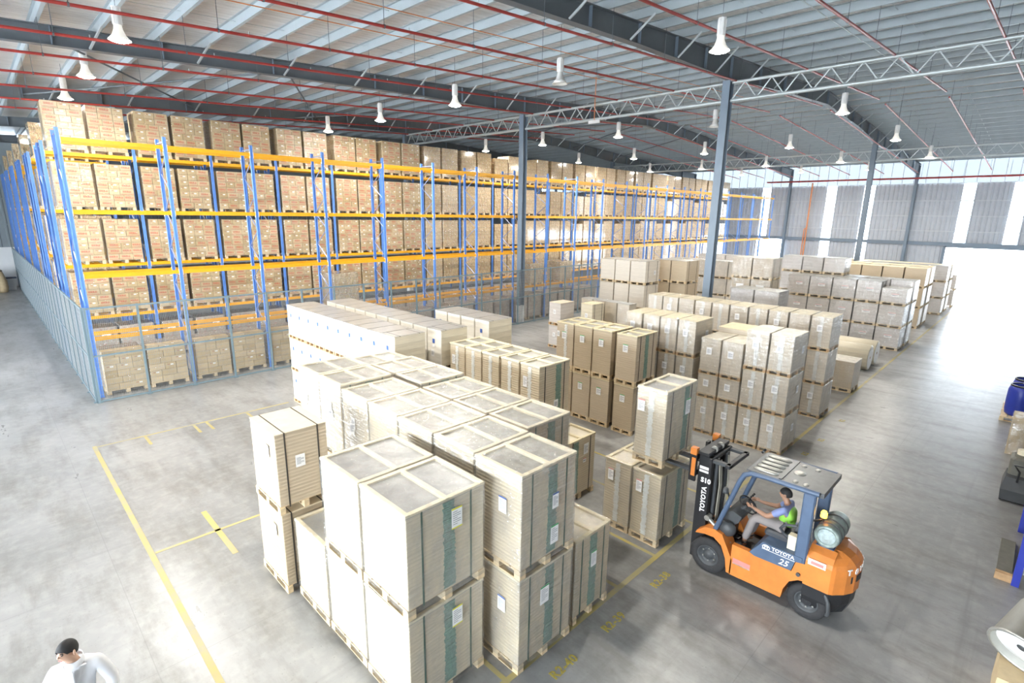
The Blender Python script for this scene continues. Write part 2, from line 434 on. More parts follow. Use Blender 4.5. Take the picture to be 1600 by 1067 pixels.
def m_skylight(name='translucent_sheet', k=1.0):
    mt, t, b = nt(name)
    out = t.nodes['Material Output']; t.nodes.remove(b)
    tr = N(t, 'ShaderNodeBsdfTranslucent'); tr.inputs[0].default_value = (0.62 * k, 0.65 * k, 0.68 * k, 1)
    tp = N(t, 'ShaderNodeBsdfTransparent'); tp.inputs[0].default_value = (0.85 * k, 0.9 * k, 0.93 * k, 1)
    mx = N(t, 'ShaderNodeMixShader'); 
    tc = N(t, 'ShaderNodeTexCoord')
    L(t, math_n(t, 'ADD', math_n(t, 'MULTIPLY', noise(t, tc.outputs['Object'], 1.5), 0.1), 0.10), mx.inputs[0])
    L(t, tr.outputs[0], mx.inputs[1]); L(t, tp.outputs[0], mx.inputs[2]); L(t, mx.outputs[0], out.inputs[0])
    return mt
M['skylight'] = m_skylight()
M['clerestory'] = m_skylight('clerestory_sheet', 0.28)

# ------------------------------------------------------------------ the building
RIDGE = 33.3
def roof(x): return 10.85 + 0.0545 * (x - 1.4) if x < RIDGE else 10.85 + 0.0545 * (RIDGE - 1.4) - 0.0545 * (x - RIDGE)

mb = MB().box(NEAR_X, FAR_X, RIGHT_Y, LEFT_Y, -0.2, 0.0)
floor = struct('floor', mb.mesh('floor', M['floor']))
struct('yard_far', MB().box(FAR_X + 0.3, 110, -60, 60, -0.25, -0.05).mesh('yard_far', M['yard']))
struct('yard_near', MB().box(-50, NEAR_X - 0.3, -40, 70, -0.25, -0.05).mesh('yard_near', M['yard']))

# floor paint, children of the floor
def paint(name, x0, x1, y0, y1):
    return ob(name, MB().box(x0, x1, y0, y1, 0.0005, 0.003).mesh(name, M['yellow_paint']), floor)
paint('yellow_line', 3.9, 61, 4.04, 4.13)
paint('yellow_line', 1.35, 1.44, 4.9, 16.6)
paint('yellow_line', 1.44, 6.4, 16.47, 16.53)
paint('yellow_line', 1.45, 3.4, 10.36, 10.43)
paint('yellow_line', 2.43, 2.53, 9.4, 11.3)
for x in (2.45, 3.62, 3.95, 5.06): paint('yellow_tick', x, x + 0.07, 15.75, 16.45)
for x in (4.06, 5.40, 6.66, 7.86, 9.35, 10.6): paint('yellow_line', x, x + 0.07, 4.13, 5.0 + 4 * (x > 6.6))
def text_mesh(name, body, size, mat, extrude=0.002, shear=0.0, spacing=1.0, offset=0.0):
    cu = bpy.data.curves.new(name, 'FONT'); cu.body = body; cu.size = size; cu.extrude = extrude
    cu.align_x = 'CENTER'; cu.align_y = 'CENTER'; cu.shear = shear; cu.space_character = spacing; cu.offset = offset
    cu.resolution_u = 2
    o = bpy.data.objects.new(name, cu); col.objects.link(o)
    dg = bpy.context.evaluated_depsgraph_get()
    me = bpy.data.meshes.new_from_object(o.evaluated_get(dg))
    bpy.data.objects.remove(o); bpy.data.curves.remove(cu)
    me.name = name; me.materials.clear(); me.materials.append(mat)
    return me
for (s, x) in (('R2-40', 4.82), ('R2-39', 6.0), ('R2-38', 7.38)):
    ob('floor_number', text_mesh('floor_number', s, 0.19, M['yellow_text'], 0.001, 0, 1.1, 0.006), floor, (x, 3.70, 0.002))
for (x, y) in ((14.6, 3.62), (15.9, 3.6), (13.4, 3.6), (18.0, 3.6)):
    ob('floor_number', text_mesh('floor_number', 'R2', 0.2, M['yellow_text'], 0.001, 0, 1.0, 0.004), floor, (x, y, 0.002))

# roof sheet with purlins
mb = MB()
for (xa, xb) in ((NEAR_X, RIDGE), (RIDGE, FAR_X)):
    za, zb = roof(xa) + 0.26, roof(xb) + 0.26
    mb.add([(xa, RIGHT_Y, za), (xb, RIGHT_Y, zb), (xb, LEFT_Y, zb), (xa, LEFT_Y, za), (xa, RIGHT_Y, za + .08), (xb, RIGHT_Y, zb + .08), (xb, LEFT_Y, zb + .08), (xa, LEFT_Y, za + .08)],
           [(0, 3, 2, 1), (4, 5, 6, 7), (0, 1, 5, 4), (1, 2, 6, 5), (2, 3, 7, 6), (3, 0, 4, 7)])
ceiling = struct('ceiling', mb.mesh('ceiling', M['roof']))
pm = MB().prism([(-0.012, 0.0), (0.075, 0.0), (0.075, 0.012), (0.004, 0.012), (0.004, 0.252), (-0.075, 0.252), (-0.075, 0.24), (-0.012, 0.24)], RIGHT_Y, LEFT_Y, 'y').mesh('purlin', M['purlin'])
PURL = [7.69 + 1.40 * k for k in range(-18, 39)]
for x in PURL: ob('purlin', pm, ceiling, (x, 0, roof(x)))
# thin sag rods and an orange conduit under the sheet
for y in (11.3, 14.0, 17.6, 23.2, 7.2, 4.4):
    a, b = (NEAR_X, y, roof(NEAR_X) + 0.13), (RIDGE, y, roof(RIDGE) + 0.13)
    ob('sag_rod', MB().cyl(a, b, 0.007, 5, 0).cyl(b, (FAR_X, y, roof(FAR_X) + .13), 0.007, 5, 0).mesh('sag_rod', M['galv']), ceiling)
for y in (15.2, 13.2, 5.75):
    ob('conduit', MB().cyl((NEAR_X, y, roof(NEAR_X) - 0.1), (31, y, roof(31) - 0.1), 0.014, 5).mesh('conduit', M['orange_pipe'] if y > 10 else M['galv']), ceiling)

# rafters
BOT = [(-18, 9.2), (-3, 10.1), (8, 10.68), (15, 10.98), (21.4, 11.12), (27, 11.55), (33.3, 11.93), (40, 11.58), (45.2, 11.08), (50, 11.02), (62.6, 10.12)]
TOPX = [62.6, 33.3, -18]
RAFT_Y = [-1.04, 9.83, 20.7, 31.57, 42.44, 53.31]
mb = MB()
poly = BOT + [(x, roof(x) - 0.004) for x in TOPX]
mb.prism(poly, -0.012, 0.012, 'y')
for i in range(len(BOT) - 1):
    (xa, za), (xb, zb) = BOT[i], BOT[i + 1]
    mb.add([(xa, -.13, za), (xb, -.13, zb), (xb, .13, zb), (xa, .13, za), (xa, -.13, za + .022), (xb, -.13, zb + .022), (xb, .13, zb + .022), (xa, .13, za + .022)], [(0, 3, 2, 1), (4, 5, 6, 7), (0, 1, 5, 4), (1, 2, 6, 5), (2, 3, 7, 6), (3, 0, 4, 7)])
for (xa, xb) in ((-18, 33.3), (33.3, 62.6)):
    za, zb = roof(xa) - 0.026, roof(xb) - 0.026
    mb.add([(xa, -.13, za), (xb, -.13, zb), (xb, .13, zb), (xa, .13, za), (xa, -.13, za + .022), (xb, -.13, zb + .022), (xb, .13, zb + .022), (xa, .13, za + .022)], [(0, 3, 2, 1), (4, 5, 6, 7), (0, 1, 5, 4), (1, 2, 6, 5), (2, 3, 7, 6), (3, 0, 4, 7)])
raf_me = mb.mesh('rafter', M['steel'])
def bot(x):
    for i in range(len(BOT) - 1):
        (xa, za), (xb, zb) = BOT[i], BOT[i + 1]
        if xa <= x <= xb: return za + (zb - za) * (x - xa) / (xb - xa)
    return 10.2
STIFF = [2.4, 5.1, 8.5, 12.6, 15.0, 17.2, 19.3, 21.4, 24.2, 27.0, 30.0, 33.3, 36, 38.5, 40.5, 42.6, 45.2, 47.5, 50, 53, 56, 59]
st_me = {}
for y in RAFT_Y:
    r = struct('rafter', raf_me, (0, y, 0))
    for i, x in enumerate(STIFF):
        k = ('s', i)
        if k not in st_me: st_me[k] = MB().box(x - .012, x + .012, -.115, .115, bot(x) + .022, roof(x) - .026).mesh('stiffener', M['steel_blue'])
        ob('stiffener', st_me[k], r)
    for i, x in enumerate(PURL[15:51:2]):
        k = ('b', i)
        if k not in st_me: st_me[k] = MB().bar((x - 0.25, -.12, bot(x - .25) + .03), (x, -.75, roof(x) + .03), .05, .05).mesh('fly_brace', M['galv'])
        if 9 < y < 32: ob('fly_brace', st_me[k], r)
# wind bracing rods between rafters
for (xa, ya, xb, yb) in ((2.4, 20.7, 9.0, 31.57), (9.0, 20.7, 2.4, 31.57), (9.0, 20.7, 15.3, 31.57), (27, 20.7, 33, 31.57), (33, 20.7, 39, 31.57), (39, 20.7, 45, 31.57), (33, 20.7, 27, 31.57), (20, 20.7, 14, 31.57)):
    struct('wind_brace', MB().cyl((xa, ya, bot(xa) + .2), (xb, yb, bot(xb) + .2), 0.035, 6).mesh('wind_brace', M['steel']))

# columns
mb = MB()
def hsec(z0, z1, mi): mb.box(-.17, -.15, -.15, .15, z0, z1, mi).box(.15, .17, -.15, .15, z0, z1, mi).box(-.15, .15, -.01, .01, z0, z1, mi)
hsec(0.02, 1.0, 1); hsec(1.0, 11.08, 0); mb.box(-.24, .24, -.24, .24, 0, .03, 0)
for (sx, sy) in ((-1, -1), (1, -1), (1, 1), (-1, 1)): mb.cyl((sx * .2, sy * .2, .03), (sx * .2, sy * .2, .09), .018, 6, 0)
col_me = mb.mesh('column', [M['steel_blue'], M['wall_white']])
for x in (21.4, 45.2):
    for y in RAFT_Y[:4]:
        struct('column', col_me, (x, y, 0))

# trusses between columns
for (x, zt, zb) in ((21.4, 11.0, 10.36), (45.2, 10.62, 9.98)):
    for i in range(len(RAFT_Y) - 3):
        ya, yb = RAFT_Y[i] + .16, RAFT_Y[i + 1] - .16
        root = struct('truss', MB().cyl((x, ya, zt), (x, yb, zt), .055, 8).mesh('truss_chord', M['galv']))
        ob('bottom_chord', MB().cyl((x, ya, zb), (x, yb, zb), .065, 8).mesh('bottom_chord', M['galv']), root)
        n = 22
        web = MB()
        for k in range(n):
            a = ya + (yb - ya) * k / n; b = ya + (yb - ya) * (k + 1) / n
            za_, zb_ = (zb, zt) if k % 2 == 0 else (zt, zb)
            ob('diagonal', MB().bar((x, a, za_), (x, b, zb_), .035).mesh('diagonal', M['galv']), root)

# far wall
RIB = 0.36
def corrugate(mb, a0, a1, z0, z1, pos, axis, mi=0, pitch=RIB, depth=0.045):
    n = max(1, round((a1 - a0) / pitch)); p = (a1 - a0) / n
    pts = []
    for k in range(n):
        s = a0 + k * p
        pts += [(s, 0), (s + p * .62, 0), (s + p * .72, -depth), (s + p * .90, -depth)]
    pts.append((a1, 0))
    vs = []; fs = []
    for (s, d) in pts:
        for z in (z0, z1): vs.append((pos + d, s, z) if axis == 'x' else (s, pos + d, z))
    for i in range(len(pts) - 1): fs.append((2 * i, 2 * i + 2, 2 * i + 3, 2 * i + 1))
    mb.add(vs, fs, mi)
    # backing so that no light leaks
    if axis == 'x': mb.box(pos + 0.01, pos + 0.06, a0, a1, z0, z1, mi)
    else: mb.box(a0, a1, pos + 0.01, pos + 0.06, z0, z1, mi)
STRIPS = [(16.35, 17.22), (13.05, 13.95), (5.55, 6.4), (2.15, 3.08), (22.75, 23.6)]
DOOR = (-8.0, 6.9, 3.75)
OPEN2 = (20.85, 23.7, 3.8)
mb = MB()
edges = sorted(STRIPS)
cur = RIGHT_Y
for (a, b) in edges + [(LEFT_Y, LEFT_Y)]:
    # solid cladding from cur to a
    cuts = [cur, a] + [v for v in (DOOR[0], DOOR[1], OPEN2[0], OPEN2[1]) if cur < v < a]
    cuts = sorted(cuts)
    for s, e in zip(cuts[:-1], cuts[1:]):
        mid = (s + e) / 2
        z0 = DOOR[2] if DOOR[0] < mid < DOOR[1] else (OPEN2[2] if OPEN2[0] < mid < OPEN2[1] else 0.0)
        if e - s > 0.05: corrugate(mb, s, e, z0, 9.25, FAR_X, 'x')
    cur = b
wall_far = struct('wall_far', mb.mesh('wall_far', M['wall_grey'], fix=False))
wn = 0
for (a, b) in STRIPS:
    wn += 1
    z0 = DOOR[2] if DOOR[0] < (a + b) / 2 < DOOR[1] else (OPEN2[2] if OPEN2[0] < (a + b) / 2 < OPEN2[1] else 0.0)
    w = struct('window_%d' % wn, MB().box(FAR_X + .01, FAR_X + .02, a, b, z0, 9.25).mesh('translucent_strip', M['skylight']))
wn += 1
w = struct('window_%d' % wn, MB().box(FAR_X + .01, FAR_X + .02, RIGHT_Y, LEFT_Y, 9.3, roof(FAR_X) + .25).mesh('clerestory', M['clerestory']))
for k in range(60):
    y = RIGHT_Y + 0.9 + k * 0.9
    if y > 40: break
    ob('mullion', MB().box(FAR_X - .03, FAR_X, y - .02, y + .02, 9.3, roof(FAR_X) + .25).mesh('mullion', M['girt']), w)
for z, h, dpt, mt in ((9.27, .05, .08, 'girt'), (7.76, .09, .1, 'girt'), (6.41, .09, .1, 'girt'), (5.07, .09, .1, 'girt'), (3.95, .30, .18, 'steel_blue')):
    ob('girt', MB().box(FAR_X - dpt - .05, FAR_X - .05, RIGHT_Y, LEFT_Y, z - h / 2, z + h / 2).mesh('girt', M[mt]), wall_far)
wc = MB().box(-.16, -.14, -.12, .12, 0, 10.9).box(.14, .16, -.12, .12, 0, 10.9).box(-.14, .14, -.012, .012, 0, 10.9).mesh('wall_column', M['steel_blue'])
for y in RAFT_Y: ob('wall_column', wc, wall_far, (FAR_X - .42, y, 0))
# door frame of the far opening
struct('trim_1', MB().box(FAR_X - .2, FAR_X + .1, DOOR[1] - .12, DOOR[1] + .12, 0, DOOR[2]).box(FAR_X - .2, FAR_X + .1, DOOR[0], DOOR[1], DOOR[2] - .1, DOOR[2] + .1).mesh('door_frame', M['steel_blue']))

# left (back) wall
mb = MB(); corrugate(mb, NEAR_X, FAR_X, 3.0, 9.5, LEFT_Y, 'y', 0, 0.5); mb.prism([(NEAR_X, 9.5), (FAR_X, 9.5), (FAR_X, roof(FAR_X) - .12), (RIDGE, roof(RIDGE) - .12), (NEAR_X, roof(NEAR_X) - .12)], LEFT_Y + .01, LEFT_Y + .06, 'y'); mb.box(NEAR_X, FAR_X, LEFT_Y - .05, LEFT_Y + .1, 0, 3.0, 1)
wall_left = struct('wall_left', mb.mesh('wall_left', [M['wall_dark'], M['wall_white']], fix=False))
for z in (4.7, 6.6, 8.4): ob('girt', MB().box(NEAR_X, FAR_X, LEFT_Y - .2, LEFT_Y - .06, z - .06, z + .06).mesh('girt', M['wall_dark']), wall_left)
wn += 1
struct('window_%d' % wn, MB().prism([(NEAR_X, roof(NEAR_X) - .12), (RIDGE, roof(RIDGE) - .12), (FAR_X, roof(FAR_X) - .12), (FAR_X, roof(FAR_X) + .26), (RIDGE, roof(RIDGE) + .26), (NEAR_X, roof(NEAR_X) + .26)], LEFT_Y + .02, LEFT_Y + .03, 'y').mesh('eave_slot', M['skylight']))
# near wall with dock doors, right wall
mb = MB(); cur = RIGHT_Y
for (a, b) in DOCKS + [(LEFT_Y, LEFT_Y)]:
    if a > cur: mb.box(NEAR_X - .1, NEAR_X, cur, a, 0, 11)
    if b > a: mb.box(NEAR_X - .1, NEAR_X, a, b, DOCK_H, 11)
    cur = b
struct('wall_near', mb.mesh('wall_near', M['wall_white']))
struct('wall_right', MB().box(NEAR_X, FAR_X, RIGHT_Y - .1, RIGHT_Y, 0, 13).mesh('wall_right', M['wall_white']))

# sprinkler pipes
def pipe_thing(y, xa, xb, label, hang=True, drop=0.9, r=0.036):
    t = thing('sprinkler_pipe', label, 'pipe', (xa, y, roof(xa) - drop), None, 'sprinkler pipes under the roof')
    z0 = roof(xa) - drop
    ob('pipe', MB().cyl((0, 0, 0), (xb - xa, 0, roof(xb) - drop - z0), r, 8).mesh('pipe', M['red_pipe']), t)
    x = xa + 0.8
    while x < xb:
        px = min(PURL, key=lambda q: abs(q - x))
        if xa < px < xb:
            z = roof(px) - drop - z0
            ob('hanger', MB().cyl((px - xa, 0, z), (px - xa, 0, z + drop), .008, 5).lathe([(r + .012, -.02), (r + .012, .02)], 8, 0, Matrix.Translation((px - xa, 0, z)) @ Matrix.Rotation(PI / 2, 4, 'Y')).mesh('hanger', M['steel']), t)
            ob('sprinkler_head', MB().cyl((px - xa + .7, 0, z + .05), (px - xa + .7, 0, z + .13), .014, 6).mesh('sprinkler_head', M['galv']), t)
        x += 2.8
ys = [1.95, 4.52, 7.05, 9.52, 12.1, 14.86, 17.52, 20.0, 22.95, 25.58, 28.6, 31.2]
for i, y in enumerate(ys):
    pipe_thing(y, NEAR_X + .3, 31.7, 'red sprinkler pipe on the near slope, %s out from the lane beside the drums' % ORD[i])
    if y < 26: pipe_thing(y + 0.12, 33.6, 61.0, 'red sprinkler pipe on the far slope, %s out from the lane beside the drums' % ORD[i])
t = thing('fire_main', 'red fire main running along the top of the far wall', 'pipe', (FAR_X - .75, RIGHT_Y, 9.75))
ob('pipe', MB().cyl((0, 0.2, 0), (0, 39, 0), .085, 10).mesh('pipe', M['red_pipe']), t)
for k in range(13): ob('hanger', MB().cyl((0, 1.5 + k * 3, 0), (0, 1.5 + k * 3, roof(FAR_X) - 9.75), .012, 5).mesh('hanger', M['steel']), t)
t = thing('fire_riser', 'red vertical fire pipe on the grey far wall', 'pipe', (FAR_X - .45, 18.55, 0))
ob('pipe', MB().cyl((0, 0, 0), (0, 0, 9.6), .07, 8).cyl((0, .22, 0), (0, .22, 4.9), .05, 8).mesh('pipe', M['orange_pipe']), t)
ob('elbow', MB().cyl((0, .22, 4.9), (0, 0, 5.1), .05, 8).mesh('elbow', M['orange_pipe']), t)

# high bay lamps
mb = MB().cyl((0, 0, .34), (0, 0, .74), .10, 12, 0)
for k in range(8):
    a = 2 * PI * k / 8; mb.box(.1 * math.cos(a) - .008, .1 * math.cos(a) + .008, .1 * math.sin(a) - .008, .1 * math.sin(a) + .008, .36, .7, 0)
lamp_house = mb.mesh('housing', M['lamp_white'])
lamp_ref_off = MB().lathe([(.07, .37), (.085, .34), (.10, .24), (.145, .12), (.25, 0.0), (.24, 0.0), (.135, .12), (.09, .24), (.06, .36)], 20).mesh('reflector', M['lamp_refl'])
lamp_ref = lamp_ref_off.copy(); lamp_ref.materials.clear(); lamp_ref.materials.append(M['lamp_refl_lit'])
lamp_glow = MB().lathe([(0.0, -.05), (.10, -.045), (.19, -.02), (.235, .012), (0, .02)], 16).mesh('lens', M['lamp_glow'])
lamp_dark = MB().lathe([(0.0, .05), (.10, .05), (.19, .065), (.20, .075), (0, .08)], 16).mesh('lens', M['lamp_off'])
LX = [3.3, 13.8, 24.7, 34.5, 45.0, 53.3]; LY = [6.65, 11.8, 17.0, 22.3, 27.3]
LOFF = {(1, 1), (2, 1)}
NO_LAMP = {(5, 0), (5, 4)}
ABOVE_FRAME = {(0, 0), (0, 1)}
ld = bpy.data.lights.new('lamp_light', 'AREA'); ld.shape = 'DISK'; ld.size = 0.45; ld.energy = 340; ld.color = (1.0, 0.95, 0.86)
for i, x in enumerate(LX):
    for j, y in enumerate(LY):
        if (i, j) in NO_LAMP: continue
        on = (i, j) not in LOFF
        t = thing('high_bay_lamp', '%s white high bay lamp, %s from the dock end, %s lamp row from the drums' % ('lit' if on else 'unlit', ORD[i], ORD[j]), 'lamp', (x, y, 10.0), None, 'high bay lamps')
        ob('housing', lamp_house, t); ob('reflector', lamp_ref if on else lamp_ref_off, t); ob('lens', lamp_glow if on else lamp_dark, t)
        h = roof(x) + .262 - 10.0
        ob('cord', MB().cyl((0, 0, .7), (0, 0, h), .007, 5).mesh('cord', M['steel']), t)
        if on:
            lo = bpy.data.objects.new('lamp_light_offscreen' if (i, j) in ABOVE_FRAME else 'lamp_light', ld); lo.location = (0, 0, -.06); lo.parent = t; col.objects.link(lo)
# exit sign board on the truss
t = thing('hanging_sign', 'small white sign board hanging under the near roof truss', 'sign', (21.25, 16.0, 10.16))
ob('board', MB().box(-.02, .02, -.32, .32, 0, .14).mesh('board', M['lamp_white']), t)
ob('conduit', MB().cyl((0, 0, .14), (0, 0, roof(21.25) + .262 - 10.16), .02, 6).mesh('conduit', M['orange_pipe']), t)

# ------------------------------------------------------------------ pallet racks
BAY, RX0 = 2.70, 2.2
LEV = [2.0, 3.98, 5.93, 8.02]            # beam tops
POST_H = 8.28
def post_mesh():
    # open C section with a front groove
    p = [(-.05, -.035), (-.018, -.035), (-.018, -.015), (.018, -.015), (.018, -.035), (.05, -.035), (.05, .04), (.034, .04), (.034, .0), (-.034, .0), (-.034, .04), (-.05, .04)]
    mb = MB().prism(p, 0.012, POST_H, 'z'); mb.box(-.075, .075, -.06, .06, 0, .012)
    return mb.mesh('post', M['rack_blue'])
POST = post_mesh()
def brace_mesh(depth):
    mb = MB(); z = .35; k = 0
    while z < POST_H - .5:
        a, b = (.04, depth - .04) if k % 2 == 0 else (depth - .04, .04)
        mb.bar((0, a, z), (0, b, z + .62), .03, .02); z += .62; k += 1
    mb.bar((0, .04, POST_H - .14), (0, depth - .04, POST_H - .14), .03, .03); mb.bar((0, .04, .3), (0, depth - .04, .3), .03, .03)
    return mb.mesh('brace', M['brace_grey'])
def beam_mesh(side):
    L0, L1 = .052, BAY - .052
    p = [(-.025, -.12), (.025, -.12), (.025, 0), (.0, 0), (.0, -.03), (-.025, -.03)] if side < 0 else [(-.025, -.12), (.025, -.12), (.025, -.03), (.0, -.03), (.0, 0), (-.025, 0)]
    mb = MB().prism([(-a, b) for a, b in p] if side > 0 else p, L0, L1, 'x')
    for x in (L0, L1 - .012): mb.box(x - .0, x + .012, -.045, .045, -.17, .03, 1)
    return mb.mesh('beam', [M['rack_orange'], M['rack_clip']])
BEAM_F, BEAM_B = beam_mesh(-1), beam_mesh(1)
BRACE = {}
def rack(label, y0, nbays, depth=1.0, levels=LEV, x0=RX0, front=True, back=True):
    t = thing('pallet_rack', label, 'rack', (x0, y0, 0), None, 'blue and orange pallet racks')
    if depth not in BRACE: BRACE[depth] = brace_mesh(depth)
    for k in range(nbays + 1):
        ob('post', POST, t, (k * BAY, .04, 0)); ob('post', POST, t, (k * BAY, depth - .04, 0), (0, 0, PI))
        ob('brace', BRACE[depth], t, (k * BAY, 0, 0))
    for k in range(nbays):
        for z in levels:
            if front: ob('beam', BEAM_F, t, (k * BAY, .03, z))
            if back: ob('beam', BEAM_B, t, (k * BAY, depth - .03, z))
    return t
R1Y, R2Y = 20.98, 25.6
rack('blue and orange pallet rack standing directly behind the wire fence, shelves mostly empty', R1Y, 21)
LEV2 = [1.95, 3.92, 5.93, 7.95]
rack('blue and orange pallet rack packed with brown cartons, behind the fence-side rack', R2Y, 21, levels=LEV2)
rack('blue and orange pallet rack back to back with the carton-packed rack', R2Y + 1.25, 3)
RROWS = [31.2, 36.9, 42.5, 48.0, 53.3]
for i, y in enumerate(RROWS):
    rack('blue pallet rack, %s row deeper than the carton-packed pair' % ORD[i], y, 1)
    rack('blue pallet rack backing onto the %s deeper row' % ORD[i], y + 1.25, 1)

# ------------------------------------------------------------------ carton loads on pallets
PALLET_CACHE = {}
def pallet_mesh(w, d, ph=0.13, red=False, ny=3, nx=3):
    key = (round(w, 3), round(d, 3), round(ph, 3), red, nx, ny)
    if key in PALLET_CACHE: return PALLET_CACHE[key]
    mb = MB(); bw = min(.11, w * .10); bd = min(.11, d * .12)
    x = [-w / 2 + bw / 2 + i * (w - bw) / (nx - 1) for i in range(nx)]; y = [-d / 2 + bd / 2 + i * (d - bd) / (ny - 1) for i in range(ny)]
    for a in x:
        for b in y: mb.box(a - bw / 2, a + bw / 2, b - bd / 2, b + bd / 2, .014, ph - .030, 1)
        mb.box(a - bw / 2, a + bw / 2, -d / 2, d / 2, 0, .014, 0)
        mb.box(a - bw / 2, a + bw / 2, -d / 2, d / 2, ph - .030, ph - .016, 0)
    n = 5
    for i in range(n):
        c = -d / 2 + d * (i + .5) / n
        mb.box(-w / 2, w / 2, c - d / n * .42, c + d / n * .42, ph - .016, ph, 0)
    PALLET_CACHE[key] = mb.mesh('pallet', [M['wood'], M['wood_red'] if red else M['wood']])
    return PALLET_CACHE[key]
def pallet_parts(t, w, d, ph, red):
    # near pallets: runners, with every block and deck board a piece of its own
    bw = min(.11, w * .10); bd = min(.11, d * .12); k = (round(w, 3), round(d, 3), round(ph, 3))
    xs = [-w / 2 + bw / 2 + i * (w - bw) / 2 for i in range(3)]; ys_ = [-d / 2 + bd / 2 + i * (d - bd) / 2 for i in range(3)]
    def runners():
        mb = MB()
        for a in xs: mb.box(a - bw / 2, a + bw / 2, -d / 2, d / 2, 0, .014).box(a - bw / 2, a + bw / 2, -d / 2, d / 2, ph - .030, ph - .016)
        return mb.mesh('pallet', M['wood'])
    p = ob('pallet', cached(('runners',) + k, runners), t)
    blk = cached(('block', round(bw, 3), round(bd, 3), round(ph, 3), red), lambda: MB().box(-bw / 2, bw / 2, -bd / 2, bd / 2, .014, ph - .030).mesh('block', M['wood_red' if red else 'wood']))
    for a in xs:
        for b in ys_: ob('block', blk, p, (a, b, 0))
    brd = cached(('board',) + k, lambda: MB().box(-w / 2, w / 2, -d / 10 * .84, d / 10 * .84, ph - .016, ph).mesh('deck_board', M['wood']))
    for i in range(5): ob('deck_board', brd, p, (0, -d / 2 + d * (i + .5) / 5, 0))
MESH = {}
def cached(key, fn):
    if key not in MESH: MESH[key] = fn()
    return MESH[key]
CH = 0.222
WL, WS = 0.452, 0.338
def carton(wd, mt): return cached(('carton', wd, mt), lambda: MB().box(-wd / 2 + .005, wd / 2 - .005, -.19, .19, -CH / 2 + .003, CH / 2 - .003).mesh('carton', M[mt]))
PAT = [('L', 'S', 'S'), ('S', 'S', 'L'), ('S', 'L', 'S')]
def carton_load(cx, yf, z, rows, label, group, detail, style='red', far='far_cartons', film='film', h_extra=0.0, tag_label=False):
    """pallet of cartons, front face at yf"""
    w, d, ph = 1.14, 1.08, .13
    h = ph + rows * CH
    t = thing('carton_pallet', label, 'pallet load', (cx, yf + d / 2, z), None, group)
    ob('pallet', pallet_mesh(w, d, ph), t)
    jx = RND.uniform(-.015, .015)
    if detail:
        for r in range(rows):
            pat = PAT[(r * 2 + RND.randrange(3)) % 3]
            x = -w / 2 + .005
            for c in pat:
                wd = WL if c == 'L' else WS
                mt = ('carton_red' if c == 'L' else ('carton_lab' if RND.random() < .75 else 'carton_red')) if style == 'red' else ('carton_lab' if RND.random() < .35 else 'carton_plain')
                ob('carton', carton(wd, mt), t, (x + wd / 2, -d / 2 + .19 + RND.uniform(0, .008), ph + (r + .5) * CH), (0, 0, RND.uniform(-.012, .012)))
                x += wd
        ob('carton_block', cached(('block', rows, far), lambda: MB().box(-w / 2 + .01, w / 2 - .01, -d / 2 + .40, d / 2, ph + .001, h - .002).mesh('carton_block', M[far])), t, kind='stuff')
    else:
        ob('carton_block', cached(('body', rows, far), lambda: MB().cbox(-w / 2, w / 2, -d / 2, d / 2, ph, h, .012).mesh('carton_block', M[far])), t, kind='stuff')
    if tag_label:
        ob('label', cached('biglabel', lambda: MB().box(-.14, .14, -.004, 0, -.10, .10, 0).box(-.10, .10, -.006, -.004, .01, .05, 1).box(-.10, .02, -.006, -.004, -.06, -.03, 1).mesh('label', [M['paper'], M['ink']])), t, (RND.choice((-.25, .2)), -d / 2 - .016, h - .28))
    if film:
        ob('film', cached(('film', rows, film), lambda: MB().cbox(-w / 2 - .012, w / 2 + .012, -d / 2 - .012, d / 2 + .012, ph * .6, h + .012, .02).mesh('film', M[film])), t)
    return t

LEVNAME = ['floor level', 'first shelf', 'second shelf', 'third shelf', 'top shelf']
SHELF = [0.0] + LEV2
for k in range(21):
    for s in (0, 1):
        cx = RX0 + k * BAY + (.74 if s == 0 else 1.97) + RND.uniform(-.02, .02)
        for lv in range(5):
            rows = 6 if lv == 0 else 7
            if k > 7 and lv in (2, 3) and RND.random() < .35: rows -= 1
            if k in (8, 9) and lv == 4 and s == 0: rows = 6
            near = k <= 5 and lv > 0
            far = 'far_cartons' if k < 7 else 'silver_cartons'
            if lv == 0:
                if k > 8: continue
                far = 'grey_cartons'
            carton_load(cx, R2Y + RND.uniform(.0, .04), SHELF[lv], rows,
                        '%s carton pallet, packed rack %s, %s bay from fenced corner, %s place' % ('brown' if lv else 'grey-wrapped', LEVNAME[lv], ORD[k], ('first', 'second')[s]),
                        'carton pallets in the packed rack', near, 'red', far, 'film_clear' if (near or k < 7) else None, tag_label=(lv == 0))
# fence-side rack: pallets on the floor and a few on the first beams
for k in range(10):
    for s in (0, 1):
        cx = RX0 + k * BAY + (.72 if s == 0 else 1.98) + RND.uniform(-.02, .02)
        carton_load(cx, R1Y + .12, 0, 6, 'plain carton pallet on floor under fence-side rack, %s bay from corner, %s place' % (ORD[k], ('first', 'second')[s]),
                    'carton pallets under the fence-side rack', k < 3, 'plain', 'grey_cartons', 'film_clear')
for (k, s, rows, lb) in ((3, 0, 6, 'film-wrapped carton pallet on the first beams of the fence-side rack, above the white ream rows'),
                         (7, 1, 5, 'film-wrapped carton pallet on the first beams of the fence-side rack, just past the bare column'),
                         (8, 1, 5, 'film-wrapped carton pallet on the first beams of the fence-side rack, behind the strapped crates')):
    cx = RX0 + k * BAY + (.72 if s == 0 else 1.98)
    carton_load(cx, R1Y + .05, LEV[0], rows, lb, 'carton pallets on the fence-side beams', False, 'red', 'silver_cartons', 'film')
